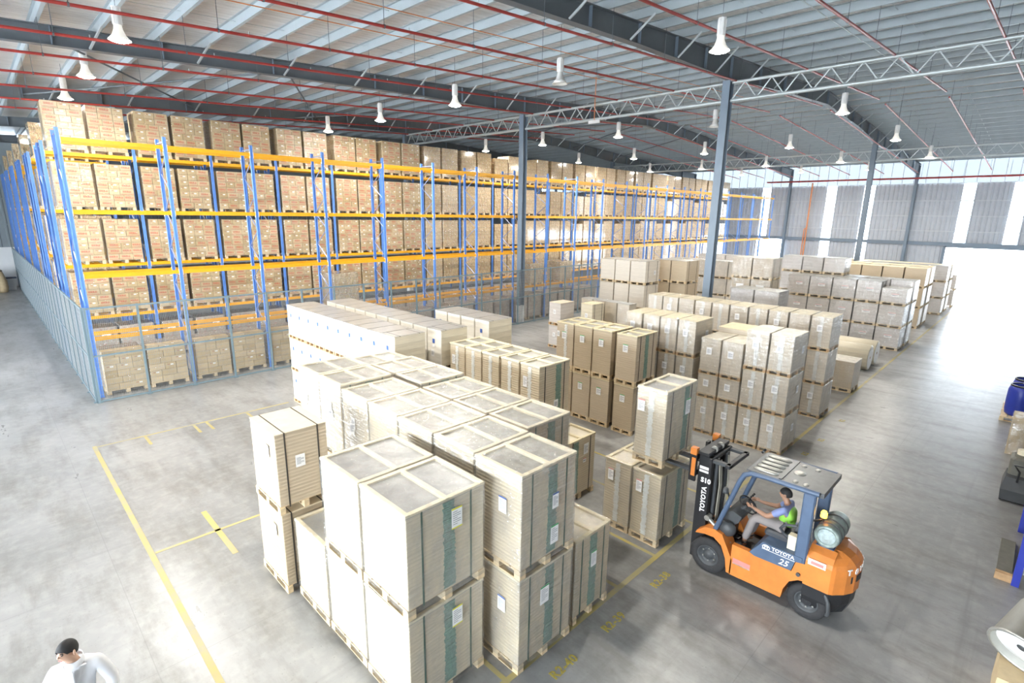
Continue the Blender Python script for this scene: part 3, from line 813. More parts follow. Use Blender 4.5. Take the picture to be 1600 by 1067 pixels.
for i, y in enumerate(RROWS):
    for s in (0, 1):
        for lv in range(1, 5):
            carton_load(RX0 + (.74 if s == 0 else 1.97), y, ([0.0] + LEV)[lv], 7 if lv < 4 else 6,
                        'pale carton pallet, %s, %s rack row behind the packed pair, %s place' % (LEVNAME[lv], ORD[i], ('first', 'second')[s]),
                        'carton pallets in the deeper rack rows', False, 'red', 'silver_cartons', None)

# ------------------------------------------------------------------ wire fence round the racks
FP = 1.35; FH = 3.02
def wire_panel():
    mb = MB()
    x = .045
    while x < FP: mb.box(x - .0025, x + .0025, -.0025, .0025, .06, FH - .03); x += .05
    z = .1
    while z < FH - .05: mb.box(.02, FP - .02, -.0025, .0025, z - .0025, z + .0025); z += .15
    return mb.mesh('wire_mesh', M['wire'])
WIREP = wire_panel()
FPOST = MB().box(-.03, .03, -.03, .03, 0, FH + .02).box(-.08, .08, -.08, .08, 0, .012).mesh('fence_post', M['fence'])
FRAIL = MB().box(.03, FP - .03, -.02, .02, -.025, .025).mesh('rail', M['fence'])
def fence(label, p, rotz, n):
    t = thing('wire_fence', label, 'fence', p, (0, 0, rotz), 'wire fences round the racks')
    for k in range(n + 1):
        ob('fence_post', FPOST, t, (k * FP, 0, 0))
        if k == n: break
        for z in (.04, 1.5, FH - .02): ob('rail', FRAIL, t, (k * FP, 0, z))
        ob('wire_mesh', WIREP, t, (k * FP, 0, 0), kind='stuff')
fence('grey wire mesh fence along the front of the racks, facing the pallets', (2.06, 20.46, 0), 0, 22)
fence('grey wire mesh fence along the open end of the rack rows', (2.0, 20.55, 0), PI / 2, 26)

# ------------------------------------------------------------------ paper loads standing on the floor
def strap_mesh(w, d, z0, h, mt, t=.022, over=True):
    # loop in the YZ plane
    mb = MB().box(-t / 2, t / 2, -d / 2 - .006, -d / 2, z0, h + .004).box(-t / 2, t / 2, d / 2, d / 2 + .006, z0, h + .004)
    if over: mb.box(-t / 2, t / 2, -d / 2, d / 2, h, h + .004)
    return mb.mesh('strap', M[mt])
def tab_band(wd, h, seed, mt):
    # uneven stack of little paper slips hanging out of the sheets
    r = random.Random(seed); mb = MB(); n = 46; z = 0
    for i in range(n):
        a = h / n; e = r.uniform(-.012, .012)
        mb.box(-wd / 2 + e, wd / 2 + r.uniform(-.012, .012), -.004 - r.uniform(0, .006), 0, z + .002, z + a * (.72 if mt == 'tab_white' else .9)); z += a
    return mb.mesh('tab_band', M[mt])
def label_mesh(w, h, edge, bottom=False):
    mb = MB().box(-w / 2, w / 2, -.003, 0, -h / 2, h / 2, 0)
    mb.box(-w / 2, w / 2, -.004, -.003, h / 2 - .02, h / 2, 1)
    if bottom: mb.box(-w / 2, w / 2, -.004, -.003, -h / 2, -h / 2 + .015, 1)
    for k in range(7):
        z = h / 2 - .05 - k * (h - .08) / 7
        mb.box(-w * .38, w * (.38 if k % 3 else .05), -.0036, -.003, z - .004, z + .004, 2)
    return mb.mesh('label', [M['paper'], M[edge], M['ink']])
def on_face(o, face, w, d, u, z, out=.002):
    # place a part modelled to face -Y on a face of the load; u is the offset along the face
    if face == 'y-': o.location = (u, -d / 2 - out, z)
    elif face == 'x-': o.location = (-w / 2 - out, -u, z); o.rotation_euler = (0, 0, -PI / 2)
def load(style, x0, x1, y0, y1, z, h, label, group, film=None, tabs='', ladder='', labels=(), top='battens', straps='green', body=None, topmat='top_grey', bat='batten', full=True, red=False, jit=True, ph=.14):
    w, d = x1 - x0, y1 - y0
    rj = RND.uniform(-.005, .005) if jit else 0
    t = thing('paper_pallet', label, 'pallet load', ((x0 + x1) / 2, (y0 + y1) / 2, z), (0, 0, rj), group)
    kw, kd, kh = round(w, 3), round(d, 3), round(h, 3)
    if x0 < 9.5 and style == 'sheet': pallet_parts(t, kw, kd, ph, red)
    else: ob('pallet', pallet_mesh(kw, kd, ph, red), t)
    bm = body or 'kraft'
    hn = h; h = h - .012
    ht = h - (.040 if top == 'battens' else 0)
    ins = .012
    ob('paper_stack', cached(('ps', bm, kw, kd, kh, ph, top), lambda: MB().cbox(-w / 2 + ins, w / 2 - ins, -d / 2 + ins, d / 2 - ins, ph, ht - .004, .008).mesh('paper_stack', M[bm])), t)
    ob('top_sheet', cached(('ts', topmat, kw, kd, kh, top), lambda: MB().box(-w / 2 + .005, w / 2 - .005, -d / 2 + .005, d / 2 - .005, ht - .004, ht + .004).mesh('top_sheet', M[topmat])), t)
    if top == 'battens':
        bw = .065
        byl = cached(('by', bat, kd), lambda: MB().cbox(-bw / 2, bw / 2, -d / 2 + .004, d / 2 - .004, .004, .040, .004).mesh('batten', M[bat]))
        bxl = cached(('bx', bat, kw), lambda: MB().cbox(-w / 2 + bw, w / 2 - bw, -bw / 2, bw / 2, .004, .034, .004).mesh('batten', M[bat]))
        for x in (-w / 2 + bw / 2 + .004, 0, w / 2 - bw / 2 - .004): ob('batten', byl, t, (x, 0, ht))
        for y in (-d / 2 + bw / 2 + .004, d / 2 - bw / 2 - .004): ob('batten', bxl, t, (0, y, ht))
    elif top == 'lid':
        ob('lid', cached(('lid', bat, kw, kd), lambda: MB().box(-w / 2, w / 2, -d / 2, -d / 2 + .02, -.07, .006).box(-w / 2, -w / 2 + .02, -d / 2, d / 2, -.07, .006).box(w / 2 - .02, w / 2, -d / 2, d / 2, -.07, .006).box(-w / 2, w / 2, d / 2 - .02, d / 2, -.07, .006).mesh('lid', M[bat])), t, (0, 0, ht))
    if straps and full:
        sm = cached(('strap', straps, kd, kh, kw, ph, top), lambda: strap_mesh(w, d - .02, ph * .7, (h - .03 if top == 'battens' else h + .001), 'strap_' + straps, .022, top != 'battens'))
        for x in (-w * .31, w * .31): ob('strap', sm, t, (x, 0, 0))
    if full:
        bh = ht - ph - .03
        if tabs:
            o = ob('tab_band', cached(('tab', kh, ph), lambda: tab_band(.17, bh, 3, 'tab_green')), t); on_face(o, 'y-', w, d, float(tabs) * w, ph + .02, -.008)
        if ladder:
            o = ob('tab_band', cached(('lad', kh, ph), lambda: tab_band(.10, bh, 5, 'tab_white')), t); on_face(o, 'x-', w, d, float(ladder) * d, ph + .02, -.008)
        for (face, u, zz, lw, lh, edge) in labels:
            o = ob('label', cached(('lab', lw, lh, edge), lambda: label_mesh(lw, lh, edge, edge == 'lab_yellow')), t); on_face(o, face, w, d, u, h * zz, .011 if film else .004)
    if film:
        ob('film', cached(('pf', film, kw, kd, kh), lambda: MB().cbox(-w / 2 - .006, w / 2 + .006, -d / 2 - .006, d / 2 + .006, ph * .5, h + .008, .015).mesh('film', M[film])), t)
    return t
TIER = ['bottom', 'second', 'third', 'fourth']
def tier(i, n): return 'top tier' if i == n - 1 and n > 1 else ('bottom tier' if i == 0 else ('middle tier' if n == 3 else '%s tier' % TIER[i]))
G = .034
def row(lane, x0, x1, ystart, pitch, n, heights, style, group, what, **kw):
    labf = kw.pop('labf', None)
    for k in range(n):
        hs = heights(k) if callable(heights) else heights
        z = 0.0
        for i, h in enumerate(hs):
            k2 = dict(kw)
            if labf: k2.update(labf(k, i, len(hs)))
            nm = '%s, %s, %s from aisle, %s' % (what, tier(i, len(hs)), ORD[k], lane) if len(hs) > 1 else '%s, %s from aisle, %s' % (what, ORD[k], lane)
            jx = RND.uniform(-.012, .012)
            load(style, x0 + jx, x1 + jx, ystart + k * pitch + G / 2, ystart + (k + 1) * pitch - G / 2, z, h, nm, group, **k2)
            z += h

# widest front row
YL = ('y-', .13, .78, .16, .27, 'lab_yellow')
row('the widest front row', 2.88, 4.06, 4.48, 1.045, 3, lambda k: [1.38, 1.38] if k < 2 else [1.36], 'sheet', 'wide paper pallets in the front row', 'wide kraft paper pallet',
    film='film', tabs='0.02', straps='green', topmat='top_pale', labf=lambda k, i, n: dict(labels=(YL,)) if k == 0 else {})
# strapped board stack with printed front
for i, h in enumerate((1.40, 1.34)):
    load('sheet', 2.72, 3.56, 7.70, 8.72, 1.40 * i, h, 'black-strapped kraft board pallet standing alone past the widest row, %s' % ('lower one', 'upper one')[i], 'strapped board pallets',
         straps='black', top='flat', topmat='top_tan', body='kraft_dark', labels=(('y-', -.05, .62, .15, .2, 'paper'), ('x-', .2, .75, .14, .2, 'paper')) )
# film-wrapped row behind the widest stack
GL = ('y-', .12, .70, .16, .28, 'lab_green'); GL2 = ('y-', -.06, .70, .17, .27, 'lab_green'); WL1 = ('x-', .12, .66, .14, .22, 'lab_blue')
def l2(k, i, n):
    if k == 0: return dict(labels=(('y-', .10, .62, .12, .22, 'lab_blue'), ('y-', .10, .28, .15, .27, 'lab_green'), WL1) if i else (GL2, WL1))
    return dict(labels=(('x-', RND.uniform(-.2, .2), RND.uniform(.5, .7), .14, .22, 'paper'), ('x-', RND.uniform(-.3, .3), .55, .16, .2, 'paper')) if i else ())
row('the long film-wrapped row', 4.27, 5.35, 4.02, .912, 7, lambda k: [1.45, 1.47 if k < 5 else 1.53], 'sheet', 'film-wrapped paper pallets', 'kraft paper pallet', film='film_heavy', tabs='0.05', topmat='top_grey', labf=l2)
row('the second film-wrapped row', 5.47, 6.50, 5.08, .905, 6, lambda k: [1.44, 1.44] if k not in (3, 4) else [1.44, 1.50], 'sheet', 'film-wrapped paper pallets', 'kraft paper pallet', film='film_heavy', tabs='0.05', topmat='top_grey',
    labf=lambda k, i, n: dict(labels=(('y-', -.1, .35, .12, .15, 'paper'),)) if k == 0 and i else {})
load('sheet', 5.47, 6.34, 4.08, 4.92, 0, 1.43, 'lone kraft paper pallet with wooden top frame and white tag at the aisle line', 'single paper pallets', film='film', tabs='0.0', bat='batten_tan', topmat='top_tan', labels=(('y-', .0, .68, .13, .26, 'lab_green'),))
load('sheet', 8.02, 9.0, 6.32, 7.04, 0, 1.42, 'lone kraft paper pallet with two white papers, behind the forklift stack', 'single paper pallets', straps='black', tabs='-0.2', bat='batten_tan', topmat='top_tan', labels=(('y-', .14, .80, .16, .24, 'paper'), ('y-', .10, .62, .1, .1, 'lab_red')))
# unwrapped row behind the film-wrapped rows
row('row behind the film-wrapped ones', 8.0, 9.02, 7.12, .615, 5, [1.45, 1.45], 'sheet', 'unwrapped paper pallets', 'kraft paper pallet', tabs='0.12', ladder='0.0', topmat='top_grey', straps='black',
    labf=lambda k, i, n: dict(labels=(('x-', -.12, .72, .12, .24, 'paper'), ('y-', .05, .35, .14, .18, 'paper')) if k in (0, 4) else ()))
# stack served by the forklift
RL = ('x-', -.14, .78, .12, .24, 'lab_red')
for k in range(2):
    load('sheet', 8.10, 9.22, 4.22 + k * .63, 4.22 + (k + 1) * .63 - G, 0, 1.45, 'kraft paper pallet on the floor below the raised forks, %s' % ('next to the aisle line', 'farther from the aisle line')[k], 'pallets at the forklift',
         tabs='0.12', ladder='0.0', topmat='top_tan', bat='batten_tan', straps='black', film='film', labels=(RL,))
FORK_Z = 1.60
load('sheet', 8.10, 9.22, 4.24, 4.85, FORK_Z, 1.45, 'tall kraft paper pallet raised on the forklift forks', 'pallets at the forklift', tabs='0.16', ladder='0.0', topmat='top_pale', straps='black', film='film', jit=False,
     labels=(('x-', -.19, .76, .14, .22, 'lab_red'), ('y-', .22, .70, .17, .30, 'lab_green')))
# tall brown pairs
L8 = ('x-', -.02, .73, .16, .22, 'lab_green')
for k, y in enumerate((7.40, 8.22, 8.90, 9.58)):
    dx = -.0 if k else -.02
    for i in range(2):
        load('sheet', 12.2 + dx, 13.26 + dx, y, y + .66, 1.44 * i, 1.44, 'tall brown board pallet, %s tier, %s from aisle, row beyond the forklift' % (('lower', 'upper')[i], ORD[k]), 'tall brown board pallets',
             body='kraft_dark', tabs='0.0', ladder='' if k < 3 else '0.05', straps='black', topmat='top_grey', bat='batten_tan', labels=(L8,) + ((('x-', -.24, .74, .1, .18, 'paper'),) if k == 3 else ()))
# white ream rows with blue logo
def logo():
    return MB().box(-.045, .045, -.003, 0, -.055, .055, 0).box(-.05, .05, -.003, 0, -.16, -.10, 1).mesh('logo', [M['lab_blue'], M['paper']])
def white_rows(x0, x1, y, n, what, lane, vis):
    for k in range(n):
        for i in range(3):
            t = load('ream', x0, x1, y + k * .61 + .012, y + (k + 1) * .61 - .012, 1.06 * i, 1.06, '%s, %s, %s from aisle, %s' % (what, tier(i, 3), ORD[k], lane), 'white ream pallets with blue logos',
                     body='white_ream', top='flat', topmat='top_pale', straps='black' if k == 0 else '', ph=.13, red=True)
            if vis or k == n - 1 or k == 0:
                o = ob('logo', cached('logo', logo), t); on_face(o, 'x-', x1 - x0, .6, -.02, .74, -.006)
                o = ob('label', cached(('lab', .12, .17, 'paper'), lambda: label_mesh(.12, .17, 'paper')), t); on_face(o, 'x-', x1 - x0, .6, -.06, .42, -.006)
            if k == 0:
                o = ob('side_board', cached(('side', x1 - x0), lambda: MB().box(-(x1 - x0) / 2 + .02, (x1 - x0) / 2 - .02, -.006, 0, .13, 1.04).mesh('side_board', M['cream_side'])), t); on_face(o, 'y-', x1 - x0, .598, 0, 0, -.012)
white_rows(6.60, 7.50, 10.45, 10, 'white ream pallet', 'the first white row', True)
white_rows(7.85, 8.72, 10.30, 10, 'white ream pallet', 'the second white row', False)
white_rows(9.55, 10.45, 10.40, 4, 'white ream pallet', 'the short white row', False)
# kraft ream rows, three high
KL = ('x-', -.03, .66, .15, .20, 'paper')
def stripe(): return MB().box(-.05, .05, -.003, 0, .14, 1.03).mesh('stripe', M['film_white'])
def l9(k, i, n): return dict(labels=(KL, ('y-', .15, .60, .16, .2, 'paper')) if k < 4 else (KL,), ladder='0.0' if k not in (2, 3) or i == 0 else '')
row('three-high row facing the forklift', 13.9, 14.98, 4.02, .605, 4, lambda k: [1.06, 1.06, 1.06] if k < 2 else [1.06, .68, 1.04], 'ream', 'kraft ream pallets three high', 'kraft ream pallet', body='kraft_light', top='flat', topmat='top_tan', straps='', film='film', labf=l9, red=True, ph=.125)
row('rear half of the forklift-facing row', 13.85, 14.92, 6.56, .575, 4, [1.06, 1.06, 1.06], 'ream', 'kraft ream pallets three high', 'kraft ream pallet', body='kraft_light', top='flat', topmat='batten_tan', straps='', film='film', labf=l9, red=True, ph=.125)
load('ream', 15.1, 16.1, 5.3, 6.5, 0, 2.9, 'tan-topped ream stack tucked behind the lowered part of the three-high row', 'kraft ream stacks', body='kraft_light', top='flat', topmat='batten_tan', straps='', ph=.125)
row('the long three-high tan-topped row', 17.58, 18.62, 4.14, .622, 10, [1.06, 1.06, 1.06], 'ream', 'kraft ream pallets in the long row', 'kraft ream pallet', body='kraft_light', top='flat', topmat='batten_tan', straps='', film='film',
    labf=lambda k, i, n: dict(labels=(KL,) if (k + i) % 2 == 0 else (), ladder='0.0' if k % 3 != 1 else ''), red=True, ph=.125)
# singles and pairs at the back left
for i in range(2):
    load('ream', 18.35, 19.35, 15.2, 15.9, 1.06 * i, 1.06, 'grey ream pallet at the open lane, %s tier' % ('lower', 'upper')[i], 'back ream pallets', body='grey_wrap', top='flat', topmat='top_tan', straps='', labels=(('x-', 0, .6, .15, .2, 'paper'),), red=True)
    load('ream', 19.2, 20.1, 14.05, 14.72, 1.06 * i, 1.06, 'kraft ream pallet with tan sides beside the grey pair, %s tier' % ('lower', 'upper')[i], 'back ream pallets', body='cream_side', top='flat', topmat='batten_tan', straps='black', labels=(('x-', 0, .5, .15, .2, 'paper'),), red=True)
row('the pale back row before the crates', 20.5, 21.1, 12.95, .69, 4, [1.06, 1.06], 'ream', 'back ream pallets', 'ream pallet', body='kraft_light', top='flat', topmat='top_pale', straps='', film='film')
# low grey pile behind the bare column
row('the grey pile beside the second column', 22.05, 23.2, 7.2, .98, 2, [1.06, 1.06, 1.06], 'ream', 'grey pile pallets', 'grey ream pallet', body='grey_wrap', top='flat', topmat='top_grey', straps='', film='film')
load('ream', 21.2, 22.2, 4.14, 5.0, 0, 1.12, 'single squat kraft pallet standing before the paper rolls', 'single kraft pallets', body='kraft_dark', top='flat', topmat='top_tan', straps='', film='film')
# strapped crates
row('the crate rows behind the back pallets', 23.9, 25.3, 14.3, .94, 3, [1.28, 1.28, 1.22], 'crate', 'strapped crates', 'white strapped crate', body='crate_board', top='flat', topmat='top_grey', straps='black', ph=.14, labf=lambda k, i, n: dict(labels=(('y-', .2, .5, .18, .22, 'paper'),)) if k == 0 else {})
row('the shorter crate row', 26.1, 27.5, 13.2, .94, 2, [1.28, 1.28, 1.2], 'crate', 'strapped crates', 'brown strapped crate', body='kraft_dark', top='flat', topmat='top_grey', straps='black', ph=.14)
row('the high pair near the second column', 25.9, 27.1, 8.9, .95, 2, [1.06, 1.06, 1.06, 1.0], 'crate', 'strapped crates', 'brown strapped crate', body='kraft_dark', top='flat', topmat='top_tan', straps='black', film='film', labf=lambda k, i, n: dict(labels=(('x-', 0, .6, .35, .35, 'paper'),)) if i == 2 else {})
# grey printed bales, three high
def l12(k, i, n): return dict(labels=(('x-', .05, .62, .3, .12, 'lab_red'),))
row('the grey printed row along the far aisle', 30.0, 31.15, 4.28, 1.04, 5, lambda k: [1.06, 1.06, .78] if k == 0 else [1.06, 1.06, 1.06], 'bale', 'grey printed pallets', 'grey strapped pallet', body='grey_wrap', top='flat', topmat='top_grey', straps='black', labf=l12, film='film_heavy')
row('the second grey printed row', 31.5, 32.65, 4.25, 1.02, 6, lambda k: [1.06, 1.06, 1.06] + ([.86] if k > 2 else []), 'bale', 'grey printed pallets', 'grey strapped pallet', body='grey_wrap', top='flat', topmat='top_grey', straps='black', film='film')
row('brown row past the printed rows', 37.2, 38.4, 4.62, 1.05, 6, lambda k: [1.14, 1.14, 1.12], 'bale', 'brown far pallets', 'brown strapped pallet', body='kraft_dark', top='flat', topmat='batten_tan', straps='black')
row('second brown row past the printed rows', 39.0, 40.2, 4.62, 1.05, 6, lambda k: [1.14, 1.14, 1.12], 'bale', 'brown far pallets', 'brown strapped pallet', body='crate_board', top='flat', topmat='batten_tan', straps='')
row('pale row nearest the open door', 44.0, 45.1, 4.4, 1.05, 5, [1.06, 1.06, 1.06], 'bale', 'pale far pallets', 'pale strapped pallet', body='grey_wrap', top='flat', topmat='top_grey', straps='black', film='film')
row('pale row behind the door-side row', 46.0, 47.1, 4.4, 1.05, 6, [1.06, 1.06, 1.0], 'bale', 'pale far pallets', 'pale strapped pallet', body='crate_board', top='flat', topmat='batten_tan', straps='')
row('the lone low row by the door', 48.6, 49.7, 4.3, 1.0, 1, [1.2, 1.1], 'bale', 'pale far pallets', 'pale strapped pallet', body='grey_wrap', top='flat', topmat='top_grey', straps='')
row('the back crate field, front line', 33.5, 34.8, 12.2, 1.0, 6, [1.1, 1.1, 1.1], 'crate', 'back crate field', 'pale crate', body='crate_board', top='flat', topmat='top_grey', straps='black', film='film')
row('the back crate field, rear line', 38.5, 39.8, 12.4, 1.05, 6, [1.1, 1.1, 1.15], 'crate', 'back crate field', 'grey crate', body='grey_wrap', top='flat', topmat='top_grey', straps='', film='film')

# paper rolls
def roll(label, x, y, z, r, ln, wrap):
    t = thing('paper_roll', label, 'paper roll', (x, y, z), None, 'paper rolls on the floor')
    Mx = Matrix.Rotation(-PI / 2, 4, 'X')
    ob('roll', MB().lathe([(.05, -.004), (r - .03, -.004), (r, .02), (r, ln - .02), (r - .03, ln), (.05, ln)], 28, 0, Mx).mesh('roll', M[wrap]), t, (0, 0, r))
    ob('core', MB().lathe([(.05, -.01), (.05, ln + .01), (.04, ln + .01), (.04, -.01), (.05, -.01)], 14, 0, Mx).mesh('core', M['wood_red']), t, (0, 0, r))
    ob('end_cap', MB().lathe([(.06, -.008), (r * .86, -.008)], 28, 0, Mx).mesh('end_cap', M['paper']), t, (0, 0, r))
roll('large cream paper roll lying by the aisle line', 25.2, 4.45, 0, .52, 2.2, 'cream_side')
roll('large cream paper roll lying behind the first roll', 26.35, 4.45, 0, .52, 2.2, 'cream_side')
roll('small pale roll on the floor next to the grey printed row', 27.3, 6.0, 0, .28, 1.6, 'crate_board')
roll('small pale roll leaning beside its twin near the printed row', 27.95, 6.0, 0, .28, 1.6, 'crate_board')

# ------------------------------------------------------------------ forklift
M['fl_orange'] = simple('forklift_orange', (0.62, 0.205, 0.04), 0.4, grime=0.12, scale=5)
M['fl_blue'] = simple('forklift_blue_grey', (0.075, 0.115, 0.19), 0.4, grime=0.1, scale=6)
M['fl_roof'] = simple('forklift_guard_plate', (0.10, 0.105, 0.11), 0.35, 0.3, grime=0.25, scale=6)
M['silver'] = simple('worn_silver', (0.42, 0.42, 0.39), 0.35, 0.6, grime=0.15, scale=12)
M['seat'] = simple('seat_vinyl', (0.05, 0.055, 0.065), 0.45)
M['tank'] = simple('gas_bottle_green', (0.24, 0.30, 0.28), 0.45, 0.2, grime=0.4, scale=10)
M['tank_end'] = simple('gas_bottle_end', (0.40, 0.48, 0.48), 0.5, grime=0.3, scale=18)
M['amber'] = emit('amber_beacon', (1.0, 0.55, 0.05), 5.0)
M['white_paint'] = simple('white_lettering', (0.85, 0.85, 0.85), 0.5, grime=0.05)
M['cream_box'] = simple('cream_box_card', (0.72, 0.66, 0.50), 0.6)
M['hose'] = simple('hydraulic_hose', (0.35, 0.33, 0.27), 0.5)
FX, FY = 8.64, 2.45
fl = thing('forklift', 'orange and dark blue forklift with black mast lifting a paper pallet', 'forklift', (FX, FY, 0))
def fp(name, mb, mats, parent=None, loc=None):
    # parts are modelled in world coordinates and shifted to the forklift's base
    mb.v = [(x - FX, y - FY, z) for (x, y, z) in mb.v]
    return ob(name, mb.mesh(name, mats), parent or fl)
def fpl(name, me, mat4, parent=None):
    o = ob(name, me, parent or fl); mm = mat4.copy(); mm.translation = mm.translation - Vector((FX, FY, 0)); o.matrix_local = mm
    return o
XL, XR = 8.14, 9.14
# wheels
def wheel(x, y, r, wd, side):
    Mx = Matrix.Translation((x, y, r)) @ Matrix.Rotation(-PI / 2 * side, 4, 'Y')     # lathe axis points outward
    w = wd / 2
    tyre = MB().lathe([(r * .58, -w), (r * .9, -w), (r, -w * .75), (r, w * .75), (r * .93, w), (r * .62, w), (r * .58, w * .9)], 28, 0, Mx)
    for k in range(28):
        a = 2 * PI * k / 28
        c = [Vector((r * 1.012 * math.cos(a + da), r * 1.012 * math.sin(a + da), zz)) for da, zz in ((-.05, -w * .7), (.05, -w * .7), (.10, w * .7), (0, w * .7))]
        i = [Vector((r * .96 * math.cos(a + da), r * .96 * math.sin(a + da), zz)) for da, zz in ((-.05, -w * .7), (.05, -w * .7), (.10, w * .7), (0, w * .7))]
        tyre.add([Mx @ v for v in c + i], [(0, 1, 2, 3), (0, 4, 5, 1), (1, 5, 6, 2), (2, 6, 7, 3), (3, 7, 4, 0)])
    o = fp('wheel', tyre, M['rubber'])
    rim = MB().lathe([(r * .60, -w * .8), (r * .60, w * .92), (r * .54, w * .95), (r * .50, w * .55), (r * .26, w * .45), (r * .22, w * .8), (0.001, w * .82)], 22, 0, Mx)
    ro = fp('rim', rim, M['dark_grey'], o)
    for k in range(6):
        a = 2 * PI * k / 6
        p = Mx @ Vector((r * .36 * math.cos(a), r * .36 * math.sin(a), w * .45)); q = Mx @ Vector((r * .36 * math.cos(a), r * .36 * math.sin(a), w * .62))
        fp('wheel_nut', MB().cyl(p, q, .014, 6), M['silver'], o)
for s, x in ((1, 8.27), (-1, 9.01)):
    wheel(x, 3.27, .315, .26, s); wheel(x + .02 * s, 1.71, .285, .22, s)
# lower side body
side = [(2.52, .18), (2.06, .19), (2.04, .36), (1.97, .53), (1.85, .62), (1.79, .63), (1.79, .92), (1.92, .90), (1.96, .72), (2.52, .70)]
fp('side_body', MB().prism(side, XL, XR), M['fl_orange'])
for xa in (XL, XR - .09): fp('sill', MB().prism([(2.88, .17), (2.52, .18), (2.52, .70), (2.62, .73), (2.88, .73)], xa, xa + .09), M['fl_orange'])
fp('step_recess', MB().box(XL - .004, XL + .15, 2.56, 2.84, .40, .415, 0).box(XL - .004, XL, 2.56, 2.84, .415, .50, 1), [M['silver'], M['lab_red']])
for s, xa, xb in ((1, XL, 8.44), (-1, 8.84, XR)):
    fen = [(3.52, .66), (3.50, .71), (3.36, .83), (3.20, .86), (3.06, .82), (2.86, .44), (2.86, .18), (2.93, .18), (2.97, .42), (3.06, .62), (3.20, .71), (3.36, .70)]
    fp('fender', MB().prism(fen, xa, xb), M['fl_orange'])
fp('floor_plate', MB().box(8.2, 9.08, 2.50, 3.10, .50, .53).box(8.30, 8.98, 3.06, 3.14, .5, .98), M['dark_grey'])
for x in (8.46, 8.62, 8.78): fp('pedal', MB().box(x - .04, x + .04, 2.94, 3.02, .56, .60), M['black'])
hood = [(2.60, .735), (2.42, 1.0), (1.84, 1.0), (1.84, .92), (1.93, .90), (1.97, .725), (2.52, .705)]
hd = fp('engine_cover', MB().prism(hood, XL - .006, XR + .006), M['fl_blue'])
fp('cover_line', MB().box(XL - .009, XL - .006, 1.93, 2.42, .895, .903), M['white_paint'], hd)
def side_text(name, s, size, y, z, x, mat=None, rot=0.0, shear=0.0, off=.004, parent=None):
    # text on the -X face: reads towards -Y
    me = text_mesh(name, s, size, mat or M['white_paint'], .002, shear, 1.0, off)
    B = Matrix(((0, 0, -1), (-1, 0, 0), (0, 1, 0))).to_4x4()         # text x -> -Y, y -> Z, z -> -X
    return fpl(name, me, Matrix.Translation((x, y, z)) @ B @ Matrix.Rotation(rot, 4, 'Z'), parent)
side_text('lettering', 'TOYOTA', .080, 2.11, .948, XL - .008, None, 0, 0, .002)
side_text('number', '25', .14, 2.09, .80, XL - .008, None, 0, .3, .001)
em = MB()
for (rx, ry, oz) in ((.055, .036, 0), (.022, .034, 0), (.04, .013, .02)):
    em.tube([(XL - .009, 2.36 + rx * math.cos(2 * PI * k / 20), .94 + oz + ry * math.sin(2 * PI * k / 20)) for k in range(21)], .006, 5)
fp('emblem', em, M['white_paint'])
# counterweight: plan outline lofted upwards
def plan(y0, ins, z, bulge=1.0):
    pts = [(XL + ins, 1.79), (XL + ins, 1.44), (XL + .03 + ins, 1.39 + ins * .5), (8.30 + ins * .6, 1.27 + ins), (8.45, 1.19 + ins), (8.64, 1.16 + ins), (8.83, 1.19 + ins), (8.98 - ins * .6, 1.27 + ins), (XR - .03 - ins, 1.39 + ins * .5), (XR - ins, 1.44), (XR - ins, 1.79)]
    return [Vector((a, b, z)) for a, b in pts]
cw = fp('counterweight', MB().loft([plan(0, .0, .60), plan(0, .0, .68), plan(0, .0, 1.00), plan(0, .03, 1.06), plan(0, .10, 1.13), plan(0, .22, 1.19)]), M['fl_orange'])
fp('lower_bumper', MB().loft([plan(0, .09, .22), plan(0, .03, .40), plan(0, .02, .598)]), M['black'])
fp('towing_slot', MB().prism([(8.38, 1.222), (8.52, 1.172), (8.64, 1.155), (8.76, 1.172), (8.90, 1.222), (8.90, 1.26), (8.38, 1.26)], .77, .88, 'z'), M['black'], cw)
RC = [(8.20, 1.358), (8.30, 1.27), (8.45, 1.19), (8.64, 1.16), (8.83, 1.19), (8.98, 1.27), (9.08, 1.358)]
def rear(u):
    # point and heading along the rear outline, u in metres from its left end
    for (p, q) in zip(RC[:-1], RC[1:]):
        d = Vector((q[0] - p[0], q[1] - p[1])); ln = d.length
        if u <= ln or q == RC[-1]: return p[0] + d.x / ln * u, p[1] + d.y / ln * u, math.atan2(d.y, d.x)
        u -= ln
for i, ch in enumerate('TOYOTA'):
    px_, py_, an = rear(.17 + .135 * i)
    fpl('rear_letter', text_mesh('rear_letter', ch, .13, M['white_paint'], .004, 0, 1.0, .004), Matrix.Translation((px_ + .004 * math.sin(an), py_ - .004 * math.cos(an), .965)) @ Matrix.Rotation(an, 4, 'Z') @ Matrix.Rotation(PI / 2, 4, 'X'), cw)
fp('plate_label', MB().box(XL - .003, XL, 1.52, 1.76, .96, 1.06, 0).box(XL - .004, XL - .003, 1.55, 1.72, .98, 1.03, 1), [M['paper'], M['lab_red']], cw)
fp('filler_recess', MB().box(XL - .002, XL + .0, 1.82, 1.90, .66, .78, 0).cyl((XL - .03, 1.86, .72), (XL, 1.86, .72), .03, 12, 1), [M['fl_orange'], M['dark_grey']])
fp('tail_skid', MB().tube([(8.20, 1.50, .58), (8.16, 1.42, .45), (8.17, 1.40, .28), (8.20, 1.42, .22)], .03, 8), M['dark_grey'])
